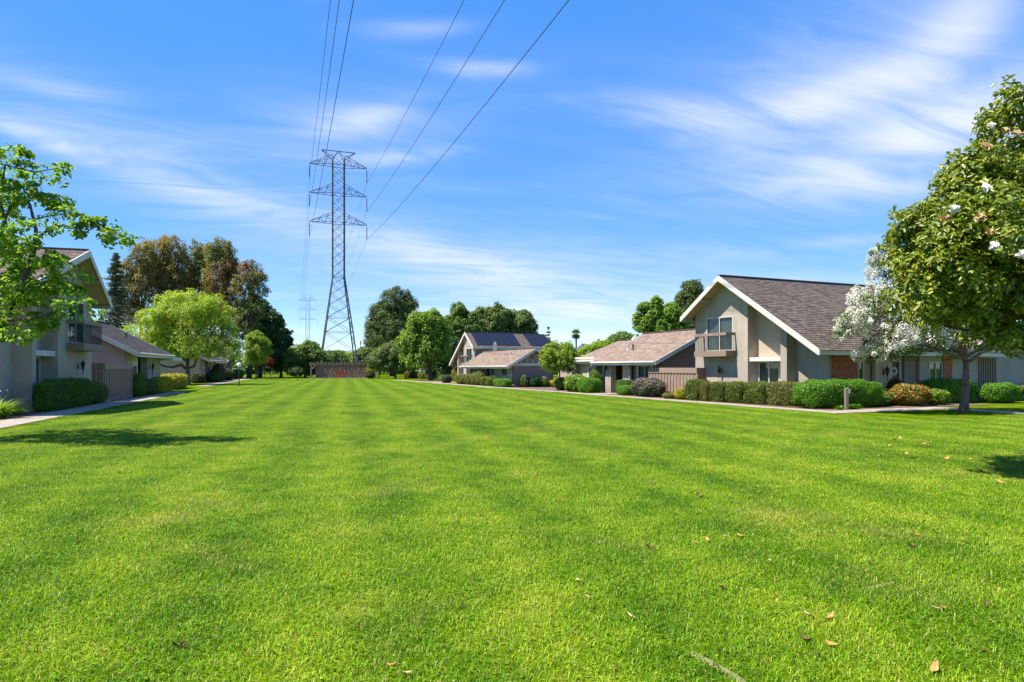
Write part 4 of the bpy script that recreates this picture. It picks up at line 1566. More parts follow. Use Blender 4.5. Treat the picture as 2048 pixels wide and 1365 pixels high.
hedge('shrub', 'reddish tall shrub behind the grey-green round shrub', 'shrub', RR, 84.5, 88, 3.6, 5.0, 2.0, LEAF_NANDINA, .1, 300, 2.2, lump=.14)
for i, (s, t, lb) in enumerate([(121, 6.0, 'first small clipped hedge by the far trellis gate, beside the globe lamp'), (116.5, 5.9, 'second small clipped hedge at the far trellis gate posts'),
                                (111.5, 6.0, 'third small clipped hedge just past the far trellis gate'), (106.5, 5.8, 'last rounded hedge before the tall bright green tree')]):
    hedge('clipped_hedge', lb, 'hedge', RR, s - 1.7, s + 1.7, t, t + 1.3, 1.2 + .25 * (i == 3), LEAF_HEDGE_O if i < 3 else LEAF_HEDGE_Y, .09, 260, 3)
tg = thing('trellis_gate', 'far brown trellis gate between pale posts', 'gate', RR.w(114, 8.2, 0))
for s in (118.5, 109.5):
    mb = MB()
    RR.box(mb, s - .3, s + .3, 8.0, 8.6, 0, 2.2)
    mb.build('post', TRIM_GREY, tg)
for k in range(7):
    mb = MB()
    RR.box(mb, 112.0 + k * .6, 112.5 + k * .6, 8.2, 8.3, .2, 1.9)
    mb.build('board', FENCE, tg)

# left row planting
hedge('clipped_hedge', 'dark squared box hedge under the shaded balcony house', 'hedge', LL, 28.0, 33.6, 1.35, 2.05, 1.26, LEAF_HEDGE, .05, 950, 6)
hedge('shrub', 'brownish dark shrub between the box hedge and the tall fence', 'shrub', LL, 33.7, 36.2, 1.35, 2.1, 1.02, LEAF_OLIVEG, .06, 800, 2.8, lump=.1)
hedge('clipped_hedge', 'rounded glossy bush past the tall fence', 'hedge', LL, 42.1, 44.3, .95 + .35, 2.0, 1.42, LEAF_HEDGE, .07, 750, 2.6)
hedge('clipped_hedge', 'low dark clipped hedge under the porch lantern', 'hedge', LL, 45.0, 47.3, 1.3, 2.0, 1.0, LEAF_OLIVEG, .06, 750, 3.6)
hedge('clipped_hedge', 'yellow-topped clipped hedge at the corner of the walk', 'hedge', LL, 47.5, 51.6, 1.2, 2.2, 1.12, LEAF_YELLOW, .07, 750, 4)
hedge('clipped_hedge', 'long yellow hedge behind the corner hedge, running toward the tree trunk', 'hedge', LL, 56, 62, 1.9, 3.4, 1.25, LEAF_YELLOW, .09, 500, 4)
hedge('shrub', 'green shrub at the base of the lime-green tree', 'shrub', LL, 79.5, 81.5, 3.3, 4.8, 1.3, LEAF_GREYG, .1, 320, 2.2)
hedge('shrub', 'dark shrub below the white window strips', 'shrub', LL, 83.5, 87.5, 2.3, 3.8, 1.25, LEAF_DARK, .1, 320, 2.4, flowers=(LEAF_REDF, 8, .2))
hedge('shrub', 'tall grey-green shrub with red flowers along the far walk', 'shrub', LL, 88.5, 91.5, 2.3, 3.9, 2.2, LEAF_GREYG, .11, 300, 2.3, lump=.15, flowers=(LEAF_REDF, 30, .25))
hedge('shrub', 'dark rounded shrub along the far walk behind the globe lamp', 'shrub', LL, 97, 102, 2.3, 4.2, 1.6, LEAF_DARK, .12, 260, 2.4)
hedge('shrub', 'bright small shrub at the far bend of the walk', 'shrub', LL, 112, 116, 2.4, 4.2, 1.5, LEAF_BRIGHT, .12, 260, 2.3)


# strappy clump on the left, ground cover by the post
def strap_clump(name, label, cat, c, n, ln, w, mat, flowers=0):
    r = thing(name, label, cat, c)
    V, F = [], []
    for i in range(n):
        az = rng.uniform(0, 2 * math.pi)
        b = np.array([c.x, c.y, 0]) + np.array([math.cos(az), math.sin(az), 0]) * rng.uniform(0, .28 * ln)
        az += rng.normal(0, .5)
        out = np.array([math.cos(az), math.sin(az), 0])
        side = np.array([-out[1], out[0], 0])
        le = ln * rng.uniform(.6, 1.15)
        el = rng.uniform(.75, 1.45)
        p = b.copy()
        k0 = len(V)
        for j in range(6):
            t = j / 5
            ww = w * (1 - t ** 2.2) * .5
            V += [p - side * ww, p + side * ww]
            ang = el - t * 1.5
            p = p + (out * math.cos(ang) + np.array([0, 0, 1]) * math.sin(ang)) * le / 5
        for j in range(5):
            F.append((k0 + 2 * j, k0 + 2 * j + 1, k0 + 2 * j + 3, k0 + 2 * j + 2))
    V = np.array(V) - np.array([c.x, c.y, 0])
    V[:, 2] = np.maximum(V[:, 2], .01)
    link('foliage', np_mesh('foliage', V, np.array(F), mat), r)
    if flowers:
        P = np.array([[rng.normal(0, .3), rng.normal(0, .3), ln * rng.uniform(.75, .95)] for _ in range(flowers)])
        link('flowers', leaf_mesh('flowers', P, np.tile([0, 0, 1.], (flowers, 1)), .09, LEAF_WHITE, .8), r)
    return r


strap_clump('strappy_plant', 'bright arching strap-leaved clump beside the walk under the airy drooping tree', 'plant', LL.w(24.6, 1.9, 0), 380, 1.05, .035, LEAF_BRIGHT, 6)
strap_clump('strappy_plant', 'smaller strap-leaved clump tucked against the shaded wall', 'plant', LL.w(26.3, 2.0, 0), 160, .7, .03, LEAF_BRIGHT, 2)
strap_clump('ground_cover', 'low spiky green ground cover around the wooden post', 'plant', RR.w(29.25, 2.95), 420, .38, .03, LEAF_HEDGE_B)
strap_clump('ground_cover', 'smaller sprawling clump of green ground cover beside the wooden post', 'plant', RR.w(29.2, 2.05), 180, .30, .03, LEAF_HEDGE_B)

# wooden post with a small light box
pp = RR.w(29.22, 2.45)
po = thing('wooden_post', 'short weathered wooden post with small box on top before the long hedge', 'post', pp)
mb = MB()
mb.prism([pp + Vector(v) for v in ((-.06, -.06, 0), (.06, -.06, 0), (.06, .06, 0), (-.06, .06, 0))], [pp + Vector(v) for v in ((-.06, -.06, .90), (.06, -.06, .94), (.06, .06, .94), (-.06, .06, .90))])
mb.build('shaft', POSTWOOD, po)
mb = MB()
mb.box((pp.x + .10, pp.y - .01, .80), (.04, .05, .10))
mb.build('light_box', METALVENT, po)


# globe lamps
def lamp(px, py, label, h=2.3):
    b = gnd(px, py)
    r = thing('street_lamp', label, 'lamp', b, 'globe lamps along the walks')
    mb = MB()
    mb.lathe(b, [(.13, 0), (.13, .12), (.09, .2), (.05, .3), (.045, h - .42), (.07, h - .38), (.10, h - .34)], 12)
    mb.build('pole', BLACK, r)
    mb = MB()
    prof = [(max(.02, .22 * math.sin(a)), h - .22 - .22 * math.cos(a)) for a in np.linspace(.25, math.pi, 10)]
    mb.lathe(b, prof, 18)
    mb.build('globe', GLOBE, r, smooth=True)
    return r


lamp(478, 772, 'white globe lamp on black pole near the lime-green spreading tree')
lamp(811, 757.5, 'far white globe lamp on black pole beside the dark spreading tree', 2.25)

# ------------------------------------------------------------------ shelter with bench
SD = 109.0
x0, x1 = (622 - 1024) / FPX * SD, (746 - 1024) / FPX * SD
sh = thing('garden_shelter', 'long low brown shelter with rafters at the end of the lawn', 'shelter', ((x0 + x1) / 2, SD, 0))
mb = MB()
mb.box(((x0 + x1) / 2, SD + 1.2, .05), ((x1 - x0) / 2 + .3, 1.6, .05))
mb.build('floor_slab', CONC, sh)
nb = 26
for k in range(nb):
    mb = MB()
    a = x0 + (x1 - x0) * k / nb
    b = x0 + (x1 - x0) * (k + 1) / nb - .02
    mb.box(((a + b) / 2, SD + 2.5 + .02 * (k % 2), 1.2), ((b - a) / 2, .03, 1.1))
    mb.build('board', FENCE, sh)
for fx in (0, .345, .66, 1):
    mb = MB()
    x = x0 + (x1 - x0) * fx
    mb.box((x, SD + .05, 1.2), (.11, .11, 1.1))
    mb.build('post', RUST, sh)
mb = MB()
mb.box(((x0 + x1) / 2, SD + .05, 2.40), ((x1 - x0) / 2 + .3, .08, .13))
mb.box(((x0 + x1) / 2, SD + 2.5, 2.40), ((x1 - x0) / 2 + .3, .08, .13))
mb.build('beam', RUST, sh)
for k in range(17):
    mb = MB()
    x = x0 + .1 + (x1 - x0 - .2) * k / 16
    mb.box((x, SD + 1.1, 2.62), (.10, 1.9, .085))
    mb.build('rafter', POSTWOOD, sh)
bx_, by_ = (681 - 1024) / FPX * (SD + 1.4), SD + 1.4
be = thing('bench', 'red slatted bench inside the brown shelter', 'bench', (bx_, by_, .1))
for k in range(4):
    mb = MB()
    mb.box((bx_, by_ - .25 + k * .13, .52), (.78, .05, .02))
    mb.build('seat_slat', BENCHRED, be)
mb = MB()
mb.box((bx_, by_ + .26, 1.0), (.78, .025, .04))
mb.build('back_rail', BENCHRED, be)
for k in range(9):
    mb = MB()
    mb.box((bx_ - .68 + k * .17, by_ + .26, .76), (.05, .015, .22))
    mb.build('back_slat', BENCHRED, be)
for sx in (-.74, .74):
    for sy in (-.25, .26):
        mb = MB()
        mb.box((bx_ + sx, by_ + sy, .30), (.035, .035, .20))
        mb.build('leg', BENCHRED, be)
    mb = MB()
    mb.box((bx_ + sx, by_, .72), (.035, .30, .025))
    mb.build('armrest', BENCHRED, be)
pb = gnd(742, 757.5)
pl = hedge('shrub', 'dark rounded bush at the shelter end by the flat-topped tree', 'shrub', IDENT, SD - 1.6, SD - .4, pb.x - .6, pb.x + .7, .95, LEAF_DARK, .08, 350, 2.4)

# signs / rail on the far left bend
rb = gnd(538, 760)
rl = thing('path_railing', 'small dark railing at the bend of the far walk', 'railing', rb)
mb = MB()
a, b = gnd(541, 758.5), gnd(512, 757.2)
mb.beam(a, a + Vector((0, 0, 1.0)), .09)
mb.build('post', IRON, rl)
mb = MB()
mb.beam(b, b + Vector((0, 0, 1.0)), .09)
mb.build('post', IRON, rl)
mb = MB()
mb.beam(a + Vector((0, 0, .98)), b + Vector((0, 0, .98)), .08)
mb.build('rail', IRON, rl)

# ------------------------------------------------------------------ pylons and power lines
LD = Vector((-.338, 1, 0)).normalized()          # line direction
AD = Vector((LD.y, -LD.x, 0))                    # cross-arm direction


def pylon(loc, label, steel):
    root = thing('pylon', label, 'pylon', loc, 'lattice pylons of the power line')

    def P(a, l, z):
        return loc + AD * a + LD * l + Vector((0, 0, z))

    def hw(z):
        return 1.08 if z > 19.2 else 3.7 - (3.7 - 1.08) * z / 19.2
    for sa in (-1, 1):
        for sl in (-1, 1):
            mb = MB()
            mb.beam(P(sa * 3.7, sl * 3.7, -.1), P(sa * 1.08, sl * 1.08, 19.2), .17)
            mb.beam(P(sa * 1.08, sl * 1.08, 19.2), P(sa * 1.08, sl * 1.08, 42.0), .15)
            mb.build('leg', steel, root)
    levels = [0.2, 5.0, 8.6, 11.4, 13.8, 15.9, 17.7, 19.2] + list(np.linspace(19.2, 42, 14)[1:])
    for i, (z0, z1) in enumerate(zip(levels[:-1], levels[1:])):
        for (f, g) in (('l', -1), ('l', 1), ('a', -1), ('a', 1)):
            for sg in (-1, 1):
                if f == 'l':
                    p, q = P(-sg * hw(z0), g * hw(z0), z0), P(sg * hw(z1), g * hw(z1), z1)
                else:
                    p, q = P(g * hw(z0), -sg * hw(z0), z0), P(g * hw(z1), sg * hw(z1), z1)
                mb = MB()
                mb.beam(p, q, .055 if z0 > 15 else .065)
                mb.build('brace', steel, root)
    for z in (5.0, 8.6, 11.4, 19.2, 29.6, 35.1, 40.6):
        mb = MB()
        h = hw(z)
        cs = [P(-h, -h, z), P(h, -h, z), P(h, h, z), P(-h, h, z)]
        for k in range(4):
            mb.beam(cs[k], cs[(k + 1) % 4], .07)
        mb.build('ring_frame', steel, root)
    for z in (29.6, 35.1, 40.6):
        for sg in (-1, 1):
            tip = P(sg * 5.35, 0, z - .05)
            mb = MB()
            for sl in (-1, 1):
                mb.beam(P(sg * 1.08, sl * 1.08, z), tip, .08)
                mb.beam(P(sg * 1.08, sl * 1.08, z + 1.85), tip + Vector((0, 0, .12)), .07)
                for fr in (.33, .66):
                    lo = P(sg * 1.08, sl * 1.08, z).lerp(tip, fr)
                    hi = P(sg * 1.08, sl * 1.08, z + 1.85).lerp(tip, fr - .12)
                    mb.beam(lo, hi, .06)
                    mb.beam(P(sg * 1.08, sl * 1.08, z).lerp(tip, fr - .3), hi, .05)
            mb.build('cross_arm', steel, root)
            mb = MB()
            t0 = tip + Vector((0, 0, -.1))
            prof = []
            for k in range(18):
                zz = -.15 - k * .14
                prof += [(.045, zz), (.12, zz - .05), (.05, zz - .09)]
            mb.lathe(t0, prof, 8)
            mb.build('insulator', CERAMIC if steel is STEEL else steel, root)
    mb = MB()
    for sg in (-1, 1):
        for sl in (-1, 1):
            mb.beam(P(sg * 1.08, sl * 1.08, 42), P(sg * 3.15, sl * .05, 43.4), .10)
            mb.beam(P(sg * 1.08, sl * 1.08, 42), P(0, 0, 43.4), .08)
    mb.beam(P(-3.15, 0, 43.4), P(3.15, 0, 43.4), .12)
    mb.build('top_frame', steel, root)
    return P


PL1 = Vector(((677 - 1024) / FPX * 125, 125, 0))
PL2 = PL1 + LD * 264
P1 = pylon(PL1, 'tall dark steel lattice power pylon rising behind the shelter', STEEL)
P2 = pylon(PL2, 'second pylon of the same line, small and pale in the distance', STEEL_HAZED)


def wire(p, q, sag, r, label, n=28):
    mb = MB()
    pts = []
    for i in range(n + 1):
        t = i / n
        pts.append(p.lerp(q, t) - Vector((0, 0, sag * 4 * t * (1 - t))))
    mb.tube([v - p for v in pts], r, 5)
    o = link('power_line', mb.mesh('power_line', WIRE, fix=False))
    o.location = p
    tag(o, label, 'power line', 'power lines strung from the pylon')


names = {(z, g): a + ' arm on the ' + b + ' side' for z, a in ((29.6, 'lowest'), (35.1, 'middle'), (40.6, 'top')) for g, b in ((-1, 'cedar'), (1, 'dark pine'))}
for z in (29.6, 35.1, 40.6):
    for sg in (-1, 1):
        p = P1(sg * 5.35, 0, z - 2.85)
        q = p - LD * 290
        wire(p, q, 6.3, .026, 'overhead line above the lawn from the %s' % names[(z, sg)])
        wire(p + LD * .02, P2(sg * 5.35, 0, z - 2.85), 6.0, .02, 'power line to the distant pylon from the %s' % names[(z, sg)])

# thin antenna mast behind the trees
am = thing('antenna_mast', 'thin far mast between the pylon and the dark pine', 'mast', pix(721, 736, 170) * np.array([1, 1, 0]))
mb = MB()
mb.tube([Vector(am.location), Vector((am.location.x, 170, 8.8))], [.14, .07], 6)
mb.build('mast', METALVENT, am)
mb = MB()
mb.box((am.location.x, 170, 8.3), (.12, .12, .5))
mb.build('antenna', BENCHRED, am)

# ------------------------------------------------------------------ TREES
# foreground left, trunk just outside the frame
D0 = 15.5
lt_lobes = [lobe(40, 640, 75, 80, D0), lobe(-60, 560, 110, 130, D0, 1), lobe(30, 500, 70, 55, D0, -.5), lobe(110, 590, 60, 32, D0, -.3), lobe(55, 560, 60, 40, D0, .8),
            lobe(120, 545, 40, 28, D0, .2), lobe(150, 620, 38, 18, D0, -.8), lobe(20, 400, 34, 26, D0), lobe(95, 405, 36, 12, D0, .4), lobe(75, 345, 50, 12, D0, .3), lobe(10, 325, 40, 30, D0), lobe(-60, 380, 90, 80, D0, .5),
            lobe(190, 465, 28, 16, D0), lobe(225, 482, 30, 14, D0, .2), lobe(170, 440, 26, 12, D0), lobe(30, 680, 30, 24, D0, -.6), lobe(-120, 450, 120, 150, D0, 1.5), lobe(80, 655, 35, 25, D0, .4)] + [lobe(112, 338, 24, 9, D0, .3), lobe(128, 428, 22, 9, D0, .1), lobe(192, 450, 20, 9, D0), lobe(150, 458, 24, 9, D0, -.1), lobe(85, 440, 24, 12, D0), lobe(50, 380, 26, 14, D0)] * 2
tb = Vector((pix(-75, 700, D0)[0], D0, 0))
tl, Cl = tree('shade_tree', 'airy green tree with drooping branch tips beside the shaded balcony house', 'tree', tb, lt_lobes, LEAF_MAPLE, 480, 28, .25, .125, .15, .4,
              aspect=.55, fine=True, inner=.3, flat=.55, limbs=0, twigs=0)
# its visible limbs follow the photograph
mb = MB()


def pxl(*pts):
    return [pix(a, b, D0 + c) for a, b, c in pts]


mb.tube(pxl((-75, 720, 0), (-30, 690, 0), (10, 640, 0), (35, 595, 0), (55, 540, 0), (68, 500, 0), (72, 460, 0), (60, 410, 0), (45, 385, 0)), [.12, .11, .095, .085, .07, .055, .042, .03, .012], 8)
mb.tube(pxl((35, 595, 0), (70, 580, .1), (100, 560, .2), (140, 545, .2)), [.05, .04, .03, .01], 6)
mb.tube(pxl((70, 480, 0), (110, 450, -.1), (150, 455, -.1), (190, 445, 0), (235, 488, .1)), [.035, .028, .022, .016, .006], 6)
mb.tube(pxl((66, 440, 0), (100, 432, 0), (140, 427, .1)), [.022, .016, .005], 6)
mb.tube(pxl((150, 480, 0), (180, 460, 0), (200, 450, .1)), [.02, .014, .006], 6)
mb.tube(pxl((10, 640, 0), (60, 640, -.3), (120, 620, -.6), (165, 615, -.8)), [.045, .035, .022, .008], 6)
mb.tube(pxl((55, 540, 0), (20, 480, .3), (0, 400, .3), (10, 330, 0), (70, 345, .2), (125, 335, .3)), [.05, .04, .032, .024, .015, .006], 6)
mb.build('limb', BARK, tl, smooth=True, fix=False)

# magnolia right, trunk outside the frame
D1 = 11.0
mg_lobes = [lobe(1990, 560, 150, 150, D1, .6), lobe(1880, 500, 90, 80, D1), lobe(1850, 590, 60, 55, D1, -.3), lobe(1960, 400, 85, 80, D1, .2), lobe(2060, 330, 100, 130, D1, .8), lobe(1830, 465, 42, 32, D1),
            lobe(1935, 632, 85, 45, D1, .4), lobe(2010, 680, 60, 34, D1, .2), lobe(2100, 560, 170, 220, D1, 1.5), lobe(1905, 405, 40, 40, D1), lobe(1945, 335, 42, 34, D1, .3), lobe(2015, 240, 36, 60, D1, .4),
            lobe(1845, 530, 50, 40, D1, .5), lobe(1900, 560, 70, 70, D1, -.6), lobe(2000, 480, 100, 90, D1, -.9), lobe(2200, 400, 160, 220, D1, 1.0)]
mbse = Vector((pix(2150, 700, D1 + 1.0)[0], D1 + 1.0, 0))
tm, Cm = tree('magnolia_tree', 'large glossy-leaved magnolia with big white blooms in front of the blossom tree', 'tree', mbse, mg_lobes, LEAF_MAGNOLIA, 1650, 34, .21, .108, .2, .35,
              aspect=.46, fine=True, inner=.3, flat=.9, limbs=9, twigs=30)
for i, (px, py, mt, k, lb) in enumerate([(1908, 420, LEAF_WHITE, 9, 0), (1890, 437, PETAL_TAN, 7, 0), (1972, 376, LEAF_WHITE, 7, 0), (1988, 494, LEAF_WHITE, 10, 0), (1960, 436, PETAL_TAN, 7, 0), (2042, 510, LEAF_WHITE, 9, 0),
                                         (1983, 252, LEAF_WHITE, 7, 0), (1972, 293, PETAL_TAN, 5, 0), (2012, 262, PETAL_TAN, 6, 0), (2034, 268, PETAL_TAN, 5, 0), (1980, 465, PETAL_TAN, 5, 0)]):
    ml = t_leaves[tm.name]
    near = ml[(np.abs(ml[:, 0] / ml[:, 1] * FPX + 1024 - px) < 14) & (np.abs(HZ - (ml[:, 2] - CAMH) / ml[:, 1] * FPX - py) < 14)]
    c = pix(px, py, (near[:, 1].min() if len(near) else D1 - .5) - .06)      # on the outermost leaves there
    P = c + rng.normal(0, .028, (k, 3))
    az = np.linspace(0, 2 * math.pi, k, endpoint=False)
    tdir = np.stack([np.cos(az), 0 * az - .1, np.sin(az) * .8], 1)
    P = c + tdir * .045
    link('blossom', leaf_mesh('blossom', P, np.stack([-np.cos(az) * .4 - .3, -np.sin(az) * .4 - .9, .55 + 0 * az], 1), .105, mt, .6, fine=True, jitter=.25, off=tuple(mbse), tdir=tdir), tm)

# crape myrtle with white blossom
cb = gnd(1927, 826)
DC = cb.y
cr_lobes = [lobe(1765, 650, 75, 50, DC), lobe(1720, 655, 42, 35, DC, -.2), lobe(1790, 555, 52, 52, DC, .4), lobe(1745, 600, 45, 30, DC), lobe(1820, 690, 75, 42, DC, -.3), lobe(1900, 650, 90, 70, DC, .8),
            lobe(1780, 700, 48, 28, DC, -.4), lobe(1990, 690, 70, 40, DC, .4), lobe(1870, 580, 80, 70, DC, .8), lobe(1960, 600, 90, 80, DC, 1), lobe(2040, 660, 60, 50, DC, .5), lobe(1840, 520, 40, 30, DC, .5), lobe(1700, 672, 26, 20, DC, -.2), lobe(1765, 520, 26, 24, DC, .3), lobe(1740, 715, 34, 16, DC, -.3), lobe(1840, 625, 60, 50, DC, -.5)]
tcm, Cc = tree('crape_myrtle', 'white-blossoming tree with smooth twisted trunk before the brick entry', 'tree', cb, cr_lobes, LEAF_CRAPE, 560, 32, .28, .12, .165, .30,
               bark=CRAPEBARK, fork_pt=pix(1932, 722, DC), aspect=.5, inner=.25, limbs=9, twigs=24, flat=.8)
P, Nn, _ = clump_points(cr_lobes, 1500, 44, .17, .05, 1.1, -.3)
link('blossom', leaf_mesh('blossom', P, Nn, .062, BLOSSOM, .8, jitter=.6, off=tuple(cb)), tcm)

# clipped round street tree in front of the low houses
b = gnd(1120, 781)
Dn = b.y
tree('round_tree', 'small round-headed green tree with slim trunk before the low garden wall', 'tree', b,
     [lobe(1118, 722, 36, 24, Dn), lobe(1100, 712, 20, 18, Dn, -.3), lobe(1132, 705, 19, 18, Dn, .2), lobe(1106, 694, 11, 10, Dn), lobe(1135, 696, 10, 9, Dn), lobe(1143, 722, 14, 18, Dn), lobe(1092, 728, 12, 12, Dn), lobe(1120, 738, 26, 9, Dn)],
     LEAF_LIME2, 330, 56, .25, .13, .085, .3, inner=.3, limbs=5, twigs=10)

# lime tree on the left lawn
b = gnd(375, 770)
Dn = b.y
ll_lobes = [lobe(372, 650, 62, 45, Dn), lobe(322, 655, 32, 28, Dn, -.5), lobe(350, 612, 32, 20, Dn), lobe(390, 605, 28, 17, Dn, .3), lobe(415, 640, 30, 30, Dn, -.3), lobe(445, 640, 24, 26, Dn, .5), lobe(440, 700, 40, 22, Dn, -.4),
            lobe(300, 685, 30, 20, Dn, .5), lobe(335, 700, 36, 24, Dn), lobe(392, 700, 42, 26, Dn, -.8), lobe(465, 705, 18, 14, Dn), lobe(295, 640, 14, 14, Dn, .2), lobe(268, 668, 22, 12, Dn, 1.0), lobe(360, 675, 50, 30, Dn, 1.5),
            lobe(455, 672, 18, 16, Dn), lobe(428, 612, 18, 14, Dn)]
tlm, _ = tree('spreading_tree', 'broad lime-green tree with low side limb beside the yellow hedges', 'tree', b, ll_lobes, LEAF_LIME, 620, 80, .62, .19, .26, .18, inner=.22, limbs=10, twigs=16)
mb = MB()
mb.tube([pix(372, 738, Dn), pix(362, 730, Dn - .2), pix(345, 735, Dn - .4), pix(328, 733, Dn - .5), pix(305, 722, Dn - .5), pix(292, 712, Dn - .5)], [.16, .15, .13, .11, .08, .04], 8)
mb.tube([pix(378, 736, Dn), pix(388, 733, Dn - .2), pix(392, 722, Dn - .3), pix(390, 700, Dn - .3)], [.15, .13, .11, .06], 8)
mb.build('limb', BARK, tlm, smooth=True, fix=False)

b2 = Vector((pix(512, 758, 100)[0], 100, 0))
tree('small_tree', 'small yellow-green tree in front of the far grey house', 'tree', b2, [lobe(515, 695, 22, 26, 100), lobe(528, 715, 14, 20, 100), lobe(505, 722, 14, 18, 100), lobe(512, 678, 12, 12, 100)],
     LEAF_LIME2, 260, 50, .45, .24, .12, .3, limbs=4, twigs=8)
b2 = Vector((pix(530, 758, 106)[0], 106, 0))
tree('red_maple', 'small dark red maple near the end of the far walk', 'tree', b2, [lobe(527, 722, 13, 8, 106), lobe(535, 726, 9, 7, 106)], LEAF_RED, 120, 24, .4, .18, .06, .3, limbs=2, twigs=4)
b2 = gnd(595, 760)
tree('sapling', 'thin sapling with few leaves on the lawn near the shelter', 'tree', b2, [lobe(592, 743, 15, 5, b2.y), lobe(597, 740, 9, 4, b2.y)], LEAF_GREYG, 40, 14, .3, .14, .05, .3, limbs=2, twigs=8)
b2 = gnd(758, 757.5)
tree('small_tree', 'small flat-topped bright tree at the shelter end with the dark bush', 'tree', b2, [lobe(760, 737, 24, 7, b2.y), lobe(748, 740, 16, 6, b2.y), lobe(775, 741, 12, 6, b2.y), lobe(758, 730, 12, 6, b2.y)],
     LEAF_BRIGHT, 200, 22, .36, .18, .09, .4, limbs=4, twigs=8, flat=.6)


def bgtree(name, label, D, trunk_px, lobes, mat, n, per, rc, ls, tr=.3, **kw):
    b = Vector((pix(trunk_px, 736, D)[0], D, 0))
    return tree(name, label, 'tree', b, [lobe(*l[:4], D, *(l[4:] or ())) for l in lobes], mat, n, int(per * 2.1), rc, ls * 1.2, tr, **{**kw, 'aspect': max(kw.get('aspect', .5) * 1.15, .2)})


# tall rust and olive trees behind the left row
GE = 'tall rust-olive trees behind the left houses'
bgtree('tall_tree', 'rust-brown tall tree standing next to the grey-green cedar', 108, 285, [(262, 560, 24, 40), (285, 525, 20, 40), (255, 600, 22, 45), (290, 590, 26, 50), (300, 540, 14, 45), (275, 640, 30, 30)], LEAF_EUC_BROWN, 529, 17, .70, .34, .4, droop=1.2, aspect=.3, inner=.3, group=GE, flat=1.4, limbs=6)
bgtree('tall_tree', 'tallest rust-orange topped tree directly behind the lime tree', 112, 335, [(322, 520, 22, 42), (345, 510, 22, 34), (330, 580, 30, 55), (358, 560, 20, 50), (312, 560, 14, 40), (345, 620, 36, 36)], LEAF_EUC_BROWN, 598, 17, .72, .34, .45, droop=1.2, aspect=.3, inner=.3, group=GE, flat=1.4, limbs=6)
bgtree('tall_tree', 'olive-green plumed tree in the middle of the rust-brown group', 116, 395, [(390, 530, 24, 42), (408, 560, 22, 50), (385, 590, 30, 50), (412, 520, 12, 30), (395, 640, 34, 34)], LEAF_EUC_OLIVE, 552, 17, .72, .34, .45, droop=1.2, aspect=.3, inner=.3, group=GE, flat=1.4, limbs=6)
bgtree('tall_tree', 'olive tall tree with two narrow plumes beside the thin open-branched tree', 112, 445, [(432, 515, 18, 34), (455, 520, 16, 34), (440, 570, 28, 50), (462, 560, 16, 50), (448, 630, 34, 40)], LEAF_EUC_OLIVE, 552, 17, .72, .34, .45, droop=1.2, aspect=.3, inner=.3, group=GE, flat=1.4, limbs=6)
bgtree('tall_tree', 'thin open-branched tree between the twin-plumed tree and dense dark tree', 110, 498, [(500, 550, 22, 26), (515, 575, 18, 30), (490, 590, 22, 40), (508, 620, 22, 30), (485, 650, 26, 40)], LEAF_EUC_OLIVE, 390, 14, .62, .32, .35, droop=.8, aspect=.35, inner=.3, group=GE, limbs=7, twigs=30)
bgtree('broad_tree', 'dense dark green tree near the distant pale pylon', 118, 520, [(515, 660, 34, 50), (540, 690, 26, 50), (505, 640, 24, 40), (545, 660, 14, 34), (530, 720, 34, 30)], LEAF_DARK, 520, 26, .95, .36, .4, inner=.2, limbs=5)
bgtree('dark_conifer', 'dark spreading conifer at the edge of the gap with the pylons', 124, 562, [(562, 690, 18, 14), (568, 668, 12, 12), (565, 712, 22, 14), (555, 735, 26, 14), (572, 680, 12, 6), (574, 705, 14, 6), (558, 650, 8, 14)], LEAF_DARK, 380, 26, .7, .34, .3, inner=.2, flat=.5, limbs=5, aspect=.3)
bgtree('broad_tree', 'rounded green tree at the shelter end below the distant pylon', 116, 610, [(610, 715, 26, 22), (590, 722, 18, 18), (632, 722, 22, 20), (618, 700, 14, 12), (645, 735, 18, 16), (600, 742, 22, 12)], LEAF_MID, 420, 26, .75, .32, .3, limbs=5)
bgtree('broad_tree', 'low olive tree over the shelter roof beside the rounded green tree', 150, 662, [(662, 722, 20, 14), (645, 728, 14, 10), (680, 726, 14, 10)], LEAF_OLIVEG, 220, 24, .9, .38, .3, limbs=3)
bgtree('broad_tree', 'low yellowish tree seen over the middle of the shelter roof', 155, 690, [(692, 722, 16, 12), (678, 716, 12, 12), (706, 724, 14, 12)], LEAF_LIME2, 200, 24, .9, .38, .3, limbs=3)
bgtree('broad_tree', 'green tree mass under the dark pine, behind the shelter roof', 140, 735, [(735, 716, 22, 18), (755, 705, 20, 22), (722, 726, 16, 12)], LEAF_OLIVEG, 300, 24, .9, .36, .3, limbs=4)
bgtree('pine_tree', 'tall dark pine with rounded crown between pylon and bright green tree', 140, 785, [(795, 605, 28, 26), (768, 640, 28, 30), (808, 640, 26, 36), (785, 670, 44, 40), (755, 680, 20, 30), (818, 620, 14, 22), (790, 700, 46, 26), (752, 650, 16, 18)], LEAF_PINE, 780, 30, 1.0, .5, .5, aspect=.16, inner=.15, limbs=6)
b2 = gnd(791, 757.5)
tree('dark_tree', 'dark spreading low tree beside the far globe lamp', 'tree', b2, [lobe(785, 715, 34, 22, b2.y), lobe(760, 722, 22, 16, b2.y), lobe(812, 722, 24, 18, b2.y), lobe(795, 700, 24, 14, b2.y), lobe(790, 733, 36, 12, b2.y)], LEAF_OLIVEG, 520, 50, .6, .28, .22, .25, limbs=6)
